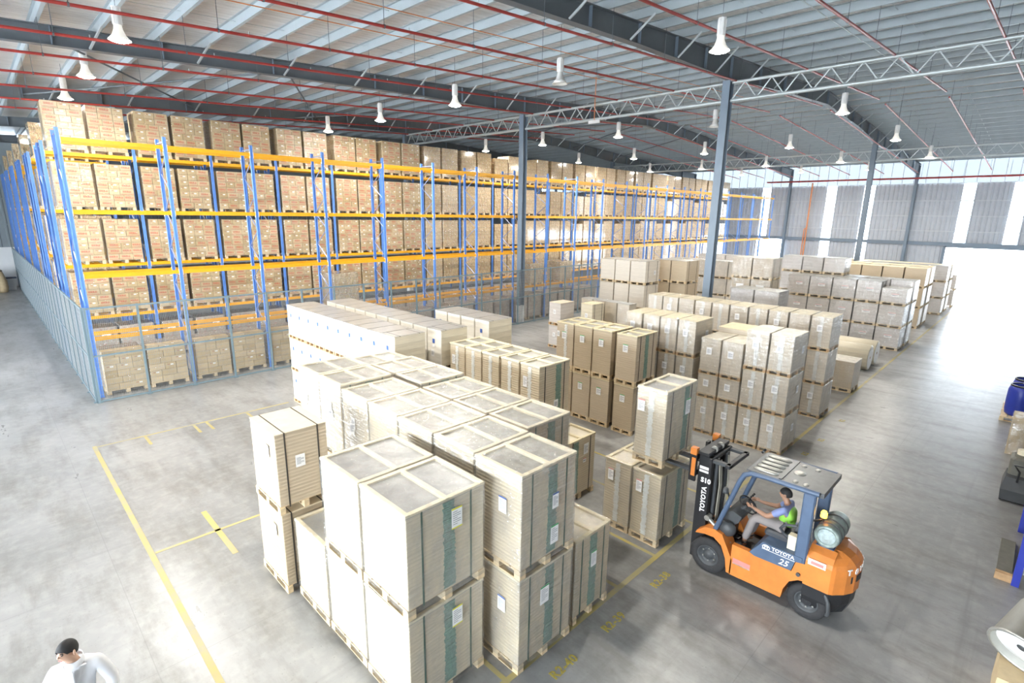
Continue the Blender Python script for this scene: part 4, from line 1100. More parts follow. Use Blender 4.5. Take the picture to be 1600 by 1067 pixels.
# overhead guard
for x in (8.19, 9.09):
    fp('front_pillar', MB().tube([(x, 3.22, .78), (x, 3.14, 1.05), (x, 3.02, 1.45), (x, 2.90, 1.85), (x, 2.84, 1.99), (x, 2.74, 2.05), (x, 2.5, 2.065), (x, 1.76, 2.075)], .042, 8), M['fl_blue'])
    fp('rear_post', MB().cbox(x - .045, x + .045, 1.79, 1.96, .90, 2.05, .02), M['fl_blue'])
guard = fp('guard_roof', MB().box(8.19, 9.09, 1.74, 2.82, 2.075, 2.105, 0).box(8.19, 9.09, 1.70, 1.76, 2.03, 2.11, 0), M['fl_roof'])
for k in range(5):
    x = 8.33 + k * .155
    fp('guard_rib', MB().lathe([(.0, -.19), (.04, -.17), (.05, -.1), (.05, .1), (.04, .17), (0, .19)], 10, 0, Matrix.Translation((x, 2.57, 2.108)) @ Matrix.Rotation(PI / 2, 4, 'X') @ Matrix.Scale(.45, 4, (0, 1, 0))), M['silver'], guard)
for (x, y, rx, ry) in ((8.30, 2.13, .06, .04), (8.30, 1.98, .06, .04), (8.64, 2.17, .10, .09), (8.95, 2.20, .05, .04), (8.95, 2.0, .05, .04)):
    fp('guard_boss', MB().ball((x, y, 2.105), rx, ry, .02, 8), M['silver'], guard)
fp('guard_divider', MB().box(8.21, 9.07, 2.30, 2.34, 2.105, 2.118), M['fl_roof'], guard)
# mast
for x in (8.32, 8.96):
    fp('mast_rail', MB().box(x - .05, x + .05, 3.42, 3.64, .10, 2.04), M['black'])
    fp('inner_rail', MB().box(x - .03 + (.07 if x < 8.6 else -.07), x + .03 + (.07 if x < 8.6 else -.07), 3.46, 3.66, .12, 2.08), M['black'])
    fp('lift_cylinder', MB().cyl((x + (.13 if x < 8.6 else -.13), 3.40, .15), (x + (.13 if x < 8.6 else -.13), 3.40, 2.0), .035, 10), M['dark_grey'])
    fp('tilt_cylinder', MB().cyl((x - (.02 if x < 8.6 else -.02), 3.38, .92), (x - (.02 if x < 8.6 else -.02), 2.98, .62), .035, 10, 0).cyl((x - .06, 3.40, .93), (x + .06, 3.40, .93), .05, 10, 0), M['silver'])
for (y0, y1, z) in ((3.46, 3.66, 2.06), (3.40, 3.46, 1.98), (3.10, 3.18, 1.96), (3.42, 3.62, .3)):
    fp('mast_crossbar', MB().cbox(8.24, 9.04, y0, y1, z, z + .06, .01), M['black'] if z > 1 else M['dark_grey'])
for x in (8.30, 8.98): fp('mast_top_arm', MB().box(x - .04, x + .04, 3.10, 3.46, 1.97, 2.02), M['dark_grey'])
fp('pulley', MB().cyl((8.50, 3.50, 2.10), (8.54, 3.50, 2.10), .06, 14, 0).cyl((8.74, 3.50, 2.10), (8.78, 3.50, 2.10), .06, 14, 0), M['silver'])
for x, o in ((8.45, 0), (8.52, .05), (8.80, .02)):
    fp('hose', MB().tube([(x, 3.36, 1.95), (x + .02, 3.33, 1.5), (x - .03, 3.32, 1.1 + o), (x + .03, 3.34, .85), (x, 3.40, .62)], .014, 6), M['hose'])
side_text('mast_number', 'S10', .12, 3.49, 1.60, 8.27 - .004, None, 0, 0, .005)
side_text('mast_lettering', 'TOYOTA', .115, 3.50, 1.25, 8.27 - .004, None, PI / 2)
fp('mast_sticker', MB().box(8.266, 8.27, 3.46, 3.62, 1.80, 1.85, 0).box(8.266, 8.27, 3.46, 3.62, 1.74, 1.78, 0), M['white_paint'])
# carriage, load backrest and forks
fp('carriage', MB().box(8.22, 9.06, 3.68, 3.74, FORK_Z + .02, FORK_Z + .12).box(8.22, 9.06, 3.68, 3.74, FORK_Z + .32, FORK_Z + .42), M['black'])
for x in (8.20, 9.04):
    fp('carriage_side', MB().box(x, x + .04, 3.66, 3.78, FORK_Z - .05, FORK_Z + .46), M['black'])
    fp('orange_guard', MB().box(x - .01, x + .06, 3.67, 3.74, FORK_Z + .05, FORK_Z + .38).box(x - .02, x + .08, 3.66, 3.77, FORK_Z + .44, FORK_Z + .56), M['fl_orange'])
for x in (8.42, 8.90):
    fp('fork', MB().prism([(3.76, FORK_Z + .45), (3.76, FORK_Z + .02), (5.02, FORK_Z + .035), (5.02, FORK_Z + .05), (3.81, FORK_Z + .075), (3.81, FORK_Z + .45)], x - .055, x + .055), M['dark_grey'])
# cockpit
fp('seat_cushion', MB().cbox(8.40, 8.88, 2.02, 2.50, 1.0, 1.09, .03), M['seat'])
sb = fp('seat_back', MB().loft([[Vector((8.41, 2.02, 1.05)), Vector((8.87, 2.02, 1.05)), Vector((8.87, 2.10, 1.05)), Vector((8.41, 2.10, 1.05))], [Vector((8.43, 1.98, 1.3)), Vector((8.85, 1.98, 1.3)), Vector((8.85, 2.06, 1.3)), Vector((8.43, 2.06, 1.3))], [Vector((8.50, 1.95, 1.5)), Vector((8.78, 1.95, 1.5)), Vector((8.78, 2.01, 1.5)), Vector((8.50, 2.01, 1.5))]]), M['seat'])
fp('hip_guard', MB().tube([(8.39, 2.03, 1.10), (8.37, 2.18, 1.14), (8.37, 2.26, 1.22), (8.37, 2.20, 1.31), (8.40, 2.04, 1.34)], .024, 7), M['seat'], sb)
fp('dashboard', MB().prism([(3.14, .95), (3.14, 1.12), (3.02, 1.20), (2.86, 1.14), (2.90, 1.02), (3.02, .90)], 8.36, 8.98), M['dark_grey'])
fp('steering_column', MB().cyl((8.60, 3.05, 1.05), (8.60, 2.88, 1.26), .03, 8), M['dark_grey'])
Ms = Matrix.Translation((8.60, 2.86, 1.28)) @ Matrix.Rotation(math.radians(38), 4, 'X')
sw = MB(); sw.tube([Ms @ Vector((.17 * math.cos(2 * PI * k / 24), .17 * math.sin(2 * PI * k / 24), 0)) for k in range(25)], .014, 6)
for a in (.5, 2.6, 4.7): sw.cyl(Ms @ Vector((0, 0, 0)), Ms @ Vector((.17 * math.cos(a), .17 * math.sin(a), 0)), .012, 6)
fp('steering_wheel', sw, M['black'])
for k, x in enumerate((8.82, 8.88, 8.94)): fp('control_lever', MB().cyl((x, 2.98, 1.14), (x, 2.90, 1.32), .009, 6, 0).ball((x, 2.90, 1.33), .02, n=6, mi=0), M['black'])
fp('cowl', MB().ball((8.30, 3.06, .88), .10, .16, .14, 8), M['dark_grey'])
# gas bottle with cradle and straps
Mt = Matrix.Translation((8.34, 1.62, 1.375)) @ Matrix.Rotation(PI / 2, 4, 'Y')
tk = fp('gas_bottle', MB().lathe([(.001, .02), (.12, .02), (.125, .0), (.165, .0), (.175, .03), (.175, .60), (.15, .68), (.08, .72), (.001, .73)], 26, 0, Mt), M['tank'])
fp('bottle_end', MB().lathe([(.001, .012), (.115, .012), (.12, .02)], 22, 0, Mt), M['tank_end'], tk)
for z in (.10, .24, .44): fp('bottle_strap', MB().lathe([(.178, z), (.185, z), (.185, z + .03), (.178, z + .03)], 24, 0, Mt), M['dark_grey'], tk)
fp('valve', MB().cyl((9.07, 1.62, 1.375), (9.14, 1.62, 1.375), .025, 8).cyl((9.10, 1.62, 1.375), (9.10, 1.62, 1.45), .02, 8), M['silver'], tk)
fp('bottle_cradle', MB().box(8.36, 9.0, 1.50, 1.74, 1.17, 1.20).box(8.40, 8.48, 1.52, 1.72, 1.17, 1.24).box(8.84, 8.92, 1.52, 1.72, 1.17, 1.24), M['fl_blue'])
fp('beacon', MB().lathe([(.045, 0), (.045, .07), (.03, .10), (.001, .105)], 14, 0, Matrix.Translation((8.46, 1.72, 1.62))), M['amber'])
fp('beacon_bracket', MB().cyl((8.46, 1.72, 1.55), (8.46, 1.72, 1.62), .02, 8).bar((8.46, 1.72, 1.57), (8.24, 1.84, 1.60), .025), M['black'])
fp('work_lamp', MB().lathe([(.001, 0), (.05, .02), (.06, .06), (.055, .08), (.001, .085)], 14, 0, Matrix.Translation((8.20, 3.06, 1.60)) @ Matrix.Rotation(-PI / 2, 4, 'X')), M['dark_grey'])
fp('lamp_bracket', MB().bar((8.19, 3.02, 1.47), (8.20, 3.08, 1.60), .02), M['black'])
fp('mirror', MB().cyl((9.06, 2.86, 2.10), (9.06, 2.89, 2.12), .05, 12), M['black'])
fp('tool_box', MB().cbox(8.24, 8.36, 1.98, 2.10, 1.005, 1.24, .006), M['cream_box'])
fp('chassis', MB().box(8.44, 8.84, 1.75, 3.42, .22, .5), M['black'])
fp('axle', MB().cyl((8.2, 3.27, .315), (9.08, 3.27, .315), .06, 8).cyl((8.2, 1.71, .285), (9.08, 1.71, .285), .06, 8), M['black'])

# ------------------------------------------------------------------ people
M['skin'] = simple('skin', (0.36, 0.20, 0.13), 0.5, grime=0.05)
M['skin_light'] = simple('skin_light', (0.56, 0.35, 0.25), 0.5, grime=0.05)
M['hair'] = simple('black_hair', (0.010, 0.010, 0.011), 0.7)
M['hivis'] = simple('hi_vis_green', (0.28, 0.62, 0.08), 0.55)
M['shirt_blue'] = simple('blue_shirt', (0.20, 0.25, 0.46), 0.7)
M['shirt_white'] = simple('white_shirt', (0.62, 0.63, 0.66), 0.7)
M['trousers_grey'] = simple('grey_trousers', (0.25, 0.225, 0.22), 0.75)
M['trousers_dark'] = simple('dark_trousers', (0.05, 0.055, 0.07), 0.75)
M['shoe'] = simple('black_shoe', (0.02, 0.02, 0.022), 0.4)
M['eye'] = simple('eye_dark', (0.10, 0.08, 0.07), 0.3)

def skin(name, J, E, root, parent, mt, base, sub=2):
    names = list(J); me = bpy.data.meshes.new(name)
    me.from_pydata([Vector(J[k][0]) - Vector(base) for k in names], [(names.index(a), names.index(b)) for a, b in E], [])
    o = ob(name, me, parent)
    o.modifiers.new('skin', 'SKIN'); md = o.modifiers['skin']; md.use_smooth_shade = True; md.branch_smoothing = 0.4
    sv = me.skin_vertices[0].data
    for i, k in enumerate(names):
        r = J[k][1]; sv[i].radius = (r, r) if not isinstance(r, tuple) else r
        sv[i].use_root = (k == root)
    s = o.modifiers.new('sub', 'SUBSURF'); s.levels = sub; s.render_levels = sub
    me.materials.append(mt)
    return o
def V(*a): return Vector(a)
def hand(J, E, wrist, palm_dir, thumb_dir, curl_dir, pre, s=1.0):
    w = Vector(J[wrist][0]); d = Vector(palm_dir).normalized(); th = Vector(thumb_dir).normalized(); cu = Vector(curl_dir).normalized()
    J[pre + 'palm'] = (w + d * .045 * s, (.026 * s, .018 * s)); E.append((wrist, pre + 'palm'))
    J[pre + 'palm2'] = (w + d * .085 * s, (.030 * s, .014 * s)); E.append((pre + 'palm', pre + 'palm2'))
    for i, ln in enumerate((.068, .078, .072, .056)):
        off = th * (.027 - i * .018) * s
        b = w + d * .09 * s + off
        J[pre + 'f%da' % i] = (b + d * .012 * s, .0095 * s); J[pre + 'f%db' % i] = (b + d * (ln * .55) * s + cu * .012 * s, .009 * s); J[pre + 'f%dc' % i] = (b + d * (ln * .72) * s + cu * .04 * s, .008 * s)
        E += [(pre + 'palm2', pre + 'f%da' % i), (pre + 'f%da' % i, pre + 'f%db' % i), (pre + 'f%db' % i, pre + 'f%dc' % i)]
    J[pre + 't1'] = (w + d * .035 * s + th * .035 * s, .012 * s); J[pre + 't2'] = (w + d * .07 * s + th * .05 * s + cu * .015 * s, .010 * s)
    E += [(pre + 'palm', pre + 't1'), (pre + 't1', pre + 't2')]
def head_parts(parent, c, face, upv, base, hair_m, skin_m, s=1.0):
    f = Vector(face).normalized(); u = (Vector(upv) - f * Vector(upv).dot(f)).normalized(); r = f.cross(u).normalized()
    B = Matrix((r, f, u)).transposed().to_4x4(); c = Vector(c) - Vector(base)
    T = Matrix.Translation(c) @ B
    # hair cap
    mb = MB(); rings = []
    n = 10
    for i in range(n):
        t = PI * (.02 + .60 * i / (n - 1)); ring = []
        for k in range(20):
            a = 2 * PI * k / 20
            fr = math.sin(a)                                    # 1 = forehead
            tt = min(t, PI * (.37 if fr > .7 else (.46 if fr > -.1 else .62)))
            ring.append(T @ Vector((.082 * s * math.sin(tt) * math.cos(a), .102 * s * math.sin(tt) * math.sin(a) - .006, .112 * s * math.cos(tt))))
        rings.append(ring)
    mb.loft(rings, 0, True)
    ob('hair', mb.mesh('hair', hair_m), parent)
    for sx in (-1, 1):
        ob('ear', MB().ball(T @ Vector((sx * .080 * s, -.005, -.01)), .012 * s, .022 * s, .032 * s, 6).mesh('ear', skin_m), parent)
        ob('eye', MB().ball(T @ Vector((sx * .028 * s, .073 * s, .010)), .012 * s, .010 * s, .006 * s, 6).mesh('eye', M['eye']), parent)
        ob('eyebrow', MB().bar(T @ Vector((sx * .014 * s, .080 * s, .028)), T @ Vector((sx * .042 * s, .072 * s, .03)), .008, .006).mesh('eyebrow', hair_m), parent)
    ob('mouth', MB().bar(T @ Vector((-.02 * s, .078 * s, -.055)), T @ Vector((.02 * s, .078 * s, -.055)), .006, .008).mesh('mouth', M['lab_red']), parent)
    return T
def head_joints(J, E, neck, c, face, upv, s=1.0):
    f = Vector(face).normalized(); u = (Vector(upv) - f * Vector(upv).dot(f)).normalized(); c = Vector(c)
    J['jaw'] = (c + f * .022 * s - u * .055 * s, (.056 * s, .064 * s)); J['head'] = (c + u * .012 * s, (.076 * s, .092 * s)); J['crown'] = (c + u * .075 * s - f * .006, (.060 * s, .074 * s))
    E += [(neck, 'jaw'), ('jaw', 'head'), ('head', 'crown')]
    J['nose'] = (c + f * .098 * s - u * .016 * s, .013 * s); J['nose0'] = (c + f * .085 * s + u * .004, .010 * s)
    E += [('head', 'nose0'), ('nose0', 'nose')]

# seated driver
DB = (FX, 2.28, 1.09)
dr = thing('person', 'seated driver in green hi-vis vest and blue shirt, hands on the steering wheel', 'person', DB)
J = {'pelvis': (V(8.64, 2.27, 1.16), .11), 'waist': (V(8.64, 2.23, 1.26), .11), 'chest': (V(8.64, 2.25, 1.42), (.14, .11)), 'neck0': (V(8.64, 2.28, 1.53), .06), 'neck': (V(8.64, 2.30, 1.58), .05)}
E_ = [('pelvis', 'waist'), ('waist', 'chest'), ('chest', 'neck0'), ('neck0', 'neck')]
head_joints(J, E_, 'neck', (8.64, 2.33, 1.69), (-.1, 1, -.12), (0, 0, 1), .95)
for sg, pre in ((-1, 'l'), (1, 'r')):
    J[pre + 'sh'] = (V(8.64 + sg * .17, 2.27, 1.49), .062); J[pre + 'el'] = (V(8.64 + sg * .23, 2.49, 1.30), .043); J[pre + 'wr'] = (V(8.62 + sg * .15, 2.71, 1.33), .029)
    E_ += [('chest', pre + 'sh'), (pre + 'sh', pre + 'el'), (pre + 'el', pre + 'wr')]
    hand(J, E_, pre + 'wr', (-sg * .1, .95, .12), (0, .1, 1), (-sg * .9, .3, -.2), pre)
    J[pre + 'hip'] = (V(8.64 + sg * .09, 2.32, 1.16), .085); J[pre + 'kn'] = (V(8.64 + sg * .15, 2.70, 1.17), .062); J[pre + 'an'] = (V(8.64 + sg * .14, 2.82, .70), .042); J[pre + 'to'] = (V(8.64 + sg * .14, 2.95, .58), .035); J[pre + 'he'] = (V(8.64 + sg * .14, 2.80, .60), .038)
    E_ += [('pelvis', pre + 'hip'), (pre + 'hip', pre + 'kn'), (pre + 'kn', pre + 'an'), (pre + 'an', pre + 'he'), (pre + 'he', pre + 'to')]
skin('body', J, E_, 'pelvis', dr, M['skin'], DB)
head_parts(dr, (8.64, 2.33, 1.69), (-.1, 1, -.12), (0, 0, 1), DB, M['hair'], M['skin'], .95)
grow = lambda k, e: tuple(x + e for x in (J[k][1] if isinstance(J[k][1], tuple) else (J[k][1], J[k][1])))
Js = {k: (J[k][0], grow(k, .004)) for k in ('pelvis', 'waist', 'chest', 'neck0', 'lsh', 'rsh')}
for sg, pre in ((-1, 'l'), (1, 'r')): Js[pre + 'e'] = (Vector(J[pre + 'sh'][0]).lerp(Vector(J[pre + 'el'][0]), .75), .060)
skin('shirt', Js, [('pelvis', 'waist'), ('waist', 'chest'), ('chest', 'neck0'), ('chest', 'lsh'), ('chest', 'rsh'), ('lsh', 'le'), ('rsh', 're')], 'pelvis', dr, M['shirt_blue'], DB)
Jv = {'pelvis': (V(8.64, 2.27, 1.17), .150), 'waist': (J['waist'][0], .152), 'chest': (V(8.64, 2.26, 1.40), .182), 'top': (V(8.64, 2.27, 1.52), .12)}
for sg, pre in ((-1, 'l'), (1, 'r')): Jv[pre] = (V(8.64 + sg * .13, 2.27, 1.50), .084)
skin('vest', Jv, [('pelvis', 'waist'), ('waist', 'chest'), ('chest', 'top'), ('chest', 'l'), ('chest', 'r')], 'pelvis', dr, M['hivis'], DB)
Jt = {'pelvis': (V(8.64, 2.27, 1.14), .128)}
Et = []
for pre in 'lr':
    Jt[pre + 'hip'] = (J[pre + 'hip'][0], .102); Jt[pre + 'kn'] = (J[pre + 'kn'][0], .078); Jt[pre + 'an'] = (J[pre + 'an'][0], .062)
    Et += [('pelvis', pre + 'hip'), (pre + 'hip', pre + 'kn'), (pre + 'kn', pre + 'an')]
skin('trousers', Jt, Et, 'pelvis', dr, M['trousers_grey'], DB)
for sg, pre in ((-1, 'l'), (1, 'r')):
    Jh = {'an': (J[pre + 'an'][0] + V(0, 0, -.03), .046), 'he': (J[pre + 'he'][0] + V(0, -.01, 0), .048), 'to': (J[pre + 'to'][0] + V(0, .02, -.005), (.045, .035))}
    skin('shoe', Jh, [('an', 'he'), ('he', 'to')], 'he', dr, M['shoe'], DB)

# standing man in white shirt, head bent
MX, MY = 0.08, 6.38
MBASE = (MX, MY, 0)
man = thing('person', 'man in white long-sleeved shirt standing on the open floor, head bowed aside', 'person', MBASE)
f2 = V(-.30, -.95, 0).normalized(); s2 = V(-f2.y, f2.x, 0)        # facing, and his left
c2 = V(MX, MY, 0)
J = {'pelvis': (c2 + V(0, 0, .92), .125), 'waist': (c2 + V(0, 0, 1.08), .122), 'chest': (c2 + V(0, 0, 1.28), .12), 'neck0': (c2 + f2 * .03 + V(0, 0, 1.45), .056), 'neck': (c2 + f2 * .05 + V(0, 0, 1.53), .054)}
E_ = [('pelvis', 'waist'), ('waist', 'chest'), ('chest', 'neck0'), ('neck0', 'neck')]
HC = c2 + f2 * .07 + V(-.03, 0, 1.65); HF = V(-.70, -.55, .0)
head_joints(J, E_, 'neck', HC, HF, (-.05, -.05, 1))
for sg, pre in ((1, 'l'), (-1, 'r')):
    J[pre + 'sh'] = (c2 + s2 * sg * .18 + V(0, 0, 1.40), .060); J[pre + 'el'] = (c2 + s2 * sg * .29 + f2 * .03 + V(0, 0, 1.13), .047); J[pre + 'wr'] = (c2 + s2 * sg * .24 + f2 * .22 + V(0, 0, .95), .031)
    E_ += [('chest', pre + 'sh'), (pre + 'sh', pre + 'el'), (pre + 'el', pre + 'wr')]
    hand(J, E_, pre + 'wr', tuple(f2 * .6 + V(0, 0, -.7)), tuple(-s2 * sg), tuple(-s2 * sg * .4 + f2 * .5), pre)
    J[pre + 'hip'] = (c2 + s2 * sg * .10 + V(0, 0, .86), .095); J[pre + 'kn'] = (c2 + s2 * sg * .11 + f2 * .02 + V(0, 0, .48), .062); J[pre + 'an'] = (c2 + s2 * sg * .12 + V(0, 0, .09), .042); J[pre + 'to'] = (c2 + s2 * sg * .14 + f2 * .16 + V(0, 0, .035), .032); J[pre + 'he'] = (c2 + s2 * sg * .12 - f2 * .04 + V(0, 0, .04), .036)
    E_ += [('pelvis', pre + 'hip'), (pre + 'hip', pre + 'kn'), (pre + 'kn', pre + 'an'), (pre + 'an', pre + 'he'), (pre + 'he', pre + 'to')]
skin('body', J, E_, 'pelvis', man, M['skin_light'], MBASE)
head_parts(man, HC, HF, (-.05, -.05, 1), MBASE, M['hair'], M['skin_light'])
Js = {k: (J[k][0], grow(k, .018)) for k in ('pelvis', 'waist', 'chest', 'lsh', 'rsh', 'lel', 'rel', 'lwr', 'rwr')}
Js['chest'] = (c2 + V(0, 0, 1.29), .152)
for pre in 'lr': Js[pre + 'sh'] = (J[pre + 'sh'][0], .088)
Js['neck0'] = (c2 + f2 * .01 + V(0, 0, 1.445), .105)
skin('shirt', Js, [('pelvis', 'waist'), ('waist', 'chest'), ('chest', 'neck0'), ('chest', 'lsh'), ('chest', 'rsh'), ('lsh', 'lel'), ('rsh', 'rel'), ('lel', 'lwr'), ('rel', 'rwr')], 'pelvis', man, M['shirt_white'], MBASE)
sh = man
ring = [[f2 * .03 + (f2 * math.cos(2 * PI * k / 18) + s2 * math.sin(2 * PI * k / 18)) * rr + V(0, 0, zz - .02 * math.cos(2 * PI * k / 18)) for k in range(18)] for zz, rr in ((1.47, .080), (1.525, .072), (1.527, .078), (1.462, .086))]
ob('collar', MB().loft(ring, 0, True, False).mesh('collar', M['shirt_white']), man)
ob('placket', MB().bar(f2 * .155 + V(0, 0, 1.10), f2 * .135 + V(0, 0, 1.42), .035, .01).mesh('placket', M['shirt_white']), man)
Jt = {'pelvis': (c2 + V(0, 0, .92), .146)}; Et = []
for pre in 'lr':
    Jt[pre + 'hip'] = (J[pre + 'hip'][0], .112); Jt[pre + 'kn'] = (J[pre + 'kn'][0], .080); Jt[pre + 'an'] = (J[pre + 'an'][0], .066)
    Et += [('pelvis', pre + 'hip'), (pre + 'hip', pre + 'kn'), (pre + 'kn', pre + 'an')]
skin('trousers', Jt, Et, 'pelvis', man, M['trousers_dark'], MBASE)
for pre in 'lr':
    skin('shoe', {'an': (J[pre + 'an'][0] + V(0, 0, -.02), .046), 'he': (J[pre + 'he'][0], .042), 'to': (J[pre + 'to'][0] + f2 * .02, (.044, .036))}, [('an', 'he'), ('he', 'to')], 'he', man, M['shoe'], MBASE)

# ------------------------------------------------------------------ things along the right-hand edge
M['drum_blue'] = simple('drum_blue', (0.022, 0.045, 0.36), 0.35, grime=0.1)
M['shelf_blue'] = simple('shelf_blue', (0.03, 0.05, 0.40), 0.4)
M['card'] = simple('cardboard', (0.55, 0.43, 0.26), 0.65, grime=0.1)
M['grey_board'] = simple('grey_board', (0.13, 0.13, 0.11), 0.6, grime=0.15, scale=8)
M['grey_drum'] = simple('grey_fibre', (0.32, 0.32, 0.29), 0.55, grime=0.08)
M['yellow_hose'] = simple('yellow_hose', (0.75, 0.55, 0.05), 0.4)
for (x, y, lb) in ((22.2, -.14, 'open blue plastic drum with black rim standing on a wooden pallet'), (23.15, -.2, 'open blue plastic drum with black rim behind the other drum')):
    t = thing('plastic_drum', lb, 'drum', (x, y, .14), None, 'blue plastic drums')
    ob('barrel', MB().lathe([(.001, 0), (.24, 0), (.30, .05), (.325, .20), (.33, .50), (.325, .80), (.29, .92), (.27, .95), (.25, .95), (.26, .85), (.27, .10), (.001, .08)], 26).mesh('barrel', M['drum_blue']), t)
    ob('rim', MB().lathe([(.262, .93), (.292, .93), (.292, .98), (.262, .98), (.262, .93)], 26).mesh('rim', M['black']), t)
t = thing('drum_pallet', 'weathered wooden pallet under the blue drums', 'pallet', (22.7, -.22, 0))
ob('deck', pallet_mesh(1.9, .9, .14, False), t)
# shelf with blue posts, its open end beside the aisle
SX0, SX1, SY0, SY1 = 11.62, 18.4, -1.45, -.56
t = thing('storage_shelf', 'blue steel shelf loaded with packed goods at the edge of the aisle', 'shelf', (SX0, SY1, 0))
for i in range(4):
    x = (SX1 - SX0) * i / 3
    for y in (0, SY0 - SY1): ob('post', MB().prism([(-.05, -.05), (.05, -.05), (.05, .05), (.02, .05), (.02, -.02), (-.02, -.02), (-.02, .05), (-.05, .05)], 0, 2.3, 'z').mesh('post', M['shelf_blue']), t, (x, y, 0))
for z in (.25, 1.15, 2.05): ob('shelf_board', MB().box(-.03, SX1 - SX0 + .03, SY0 - SY1 + .06, -.06, z, z + .04).mesh('shelf_board', M['galv']), t)
k = 0
for z in (.29, 1.19):
    for i, x in enumerate((12.3, 13.3, 14.6, 15.6, 16.8, 17.8)):
        k += 1
        b = thing('wrapped_parcel', 'film-wrapped carton parcel on the %s board of the blue shelf, %s along' % (('lowest', 'middle')[z > 1], ORD[i]), 'parcel', (x, -1.06, z), None, 'parcels on the blue shelf')
        hh = .55 + .2 * ((k * 7) % 3) / 2
        ob('carton', MB().cbox(-.36, .36, -.32, .32, 0, hh, .03).mesh('carton', M['carton_plain'] if k % 3 else M['cream_box']), b)
        ob('film', MB().cbox(-.37, .37, -.33, .33, .01, hh + .01, .04).mesh('film', M['film_heavy']), b)
for i, (x, z) in enumerate(((12.5, 2.09), (14.4, 2.09), (16.4, 2.09), (17.7, 2.09))):
    b = thing('cardboard_box', 'tan cardboard box on top of the blue shelf, %s along' % ORD[i], 'box', (x, -1.05, z), None, 'boxes on the blue shelf')
    ob('carton', MB().box(-.4, .4, -.3, .3, 0, .4).mesh('carton', M['card'])  , b)
    ob('tape', MB().box(-.4, .4, -.025, .025, .4, .402).mesh('tape', M['cream_box']), b)
# dark board leaning on the post, tan end
t = thing('board_stack', 'dark grey boards with a tan end lying beside the blue shelf post', 'board', (12.35, -.40, 0))
for i in range(3): ob('board', MB().box(-.62, .9 - .1 * i, -.10, .10, .04 * i, .04 * i + .038).mesh('board', M['grey_board']), t)
ob('end_block', MB().box(-.72, -.62, -.11, .11, 0, .13).mesh('end_block', M['wood_red']), t)
# floor polisher
t = thing('floor_machine', 'grey and black floor cleaning machine parked beside the shelf', 'machine', (15.6, -.36, 0))
ob('base', MB().loft([[V(-.42, -.24, .06), V(.35, -.24, .06), V(.35, .22, .06), V(-.42, .22, .06)], [V(-.45, -.25, .3), V(.36, -.25, .3), V(.36, .24, .3), V(-.45, .24, .3)], [V(-.30, -.2, .55), V(.3, -.2, .55), V(.3, .2, .55), V(-.3, .2, .55)]]).mesh('base', M['dark_grey']), t)
ob('tank', MB().cbox(-.10, .45, -.18, .18, .55, .95, .05).mesh('tank', M['grey_board']), t)
ob('cap', MB().cyl((.25, 0, .95), (.25, 0, 1.06), .10, 14).mesh('cap', M['cream_box']), t)
ob('handle', MB().tube([(-.35, 0, .5), (-.55, 0, .8), (-.6, .1, .95), (-.6, -.1, .95)], .02, 6).mesh('handle', M['black']), t)
for (x, y) in ((-.3, -.2), (-.3, .2), (.25, -.2), (.25, .2)): ob('caster', MB().cyl((x, y - .02, .06), (x, y + .02, .06), .06, 12).mesh('caster', M['rubber']), t)
ob('hose', MB().tube([(.3, -.18, .7), (.6, -.22, .9), (.9, -.2, 1.1), (1.1, -.2, .8)], .022, 7).mesh('hose', M['yellow_hose']), t)
t = thing('tilted_carton', 'large tan carton with film cover between the machine and the drums', 'box', (19.0, -.42, 0))
ob('carton', MB().box(-.4, .4, -.35, .35, 0, 1.0).mesh('carton', M['card']), t)
ob('film', MB().cbox(-.42, .42, -.37, .37, .02, 1.02, .05).mesh('film', M['film_heavy']), t)
# cardboard boxes and the round grey container near the camera's edge
t = thing('cardboard_box', 'tan cardboard box on the floor carrying the round grey container', 'box', (8.42, -.86, 0))
ob('carton', MB().box(-.5, .5, -.42, .42, 0, .66).mesh('carton', M['card']), t)
for y0, y1, tilt in ((-.42, -.01, .0), (.01, .42, .0)): ob('flap', MB().box(-.5, .5, y0, y1, .66, .668).mesh('flap', M['card']), t)
ob('tape', MB().box(-.5, .5, -.03, .03, .668, .670).mesh('tape', M['cream_box']), t)
ob('printed_mark', MB().box(-.504, -.5, -.12, .0, .2, .3).mesh('printed_mark', M['lab_blue']), t)
t = thing('tape_reel', 'round grey container with silver rim holding a white reel, lying on the tan box', 'container', (8.12, -.61, .67))
ax = Vector((-.75, .30, -.45)).normalized()
Mr = Matrix.Translation((0, 0, .33)) @ Vector((0, 0, 1)).rotation_difference(ax).to_matrix().to_4x4()
ob('shell', MB().lathe([(.001, -.62), (.30, -.62), (.315, -.58), (.33, 0), (.34, .0), (.34, .03), (.318, .03), (.31, -.2), (.001, -.21)], 30, 0, Mr).mesh('shell', M['grey_drum']), t)
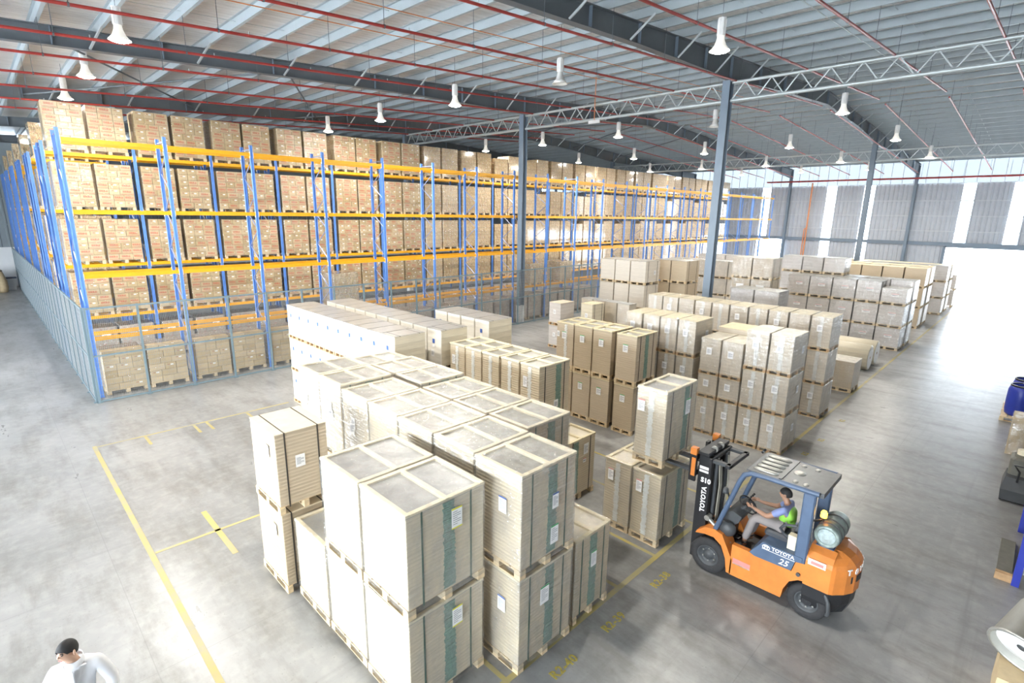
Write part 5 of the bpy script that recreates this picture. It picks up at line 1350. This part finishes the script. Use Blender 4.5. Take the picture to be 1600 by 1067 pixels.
ob('rim', MB().lathe([(.322, .01), (.352, .01), (.352, .04), (.322, .04), (.322, .01)], 30, 0, Mr).mesh('rim', M['silver']), t)
Mi = Mr @ Matrix.Translation((.03, .02, -.03))
ob('reel', MB().lathe([(.05, .0), (.255, .0), (.262, -.02), (.262, -.17), (.05, -.17), (.05, 0)], 28, 0, Mi).mesh('reel', M['paper']), t)
ob('core', MB().lathe([(.001, .004), (.05, .004), (.05, -.1)], 16, 0, Mi).mesh('core', M['dark_grey']), t)

# ------------------------------------------------------------------ far left corner clutter
M['navy'] = simple('navy_paint', (0.02, 0.03, 0.07), 0.5)
t = thing('machine_cabinet', 'dark navy machine cabinet on the floor near the left wall', 'cabinet', (-.6, 52.6, 0))
ob('body', MB().cbox(-1.2, 1.0, -.6, .6, .1, 1.5, .05).mesh('body', M['navy']), t)
ob('door', MB().box(-.9, -.1, -.62, -.6, .2, 1.4).mesh('door', M['dark_grey']), t); ob('door', MB().box(-.05, .8, -.62, -.6, .2, 1.4).mesh('door', M['dark_grey']), t)
ob('plinth', MB().box(-1.1, .9, -.55, .55, 0, .1).mesh('plinth', M['black']), t)
t = thing('sack_bundle', 'brown sack standing beside the navy cabinet', 'sack', (.9, 52.9, 0))
ob('sack', MB().lathe([(.001, 0), (.35, 0), (.42, .3), (.4, .8), (.28, 1.3), (.2, 1.6), (.001, 1.65)], 14).mesh('sack', M['card']), t)
ob('tie', MB().lathe([(.2, 1.5), (.24, 1.5), (.24, 1.56), (.2, 1.56)], 12).mesh('tie', M['black']), t)
t = thing('white_bin', 'white lidded bin at the end of the side fence', 'bin', (1.45, 54.2, 0))
ob('body', MB().loft([[V(-.3, -.25, .0), V(.3, -.25, 0), V(.3, .25, 0), V(-.3, .25, 0)], [V(-.38, -.32, .85), V(.38, -.32, .85), V(.38, .32, .85), V(-.38, .32, .85)]]).mesh('body', M['wall_white']), t)
ob('lid', MB().cbox(-.41, .41, -.35, .35, .85, .93, .02).mesh('lid', M['navy']), t)
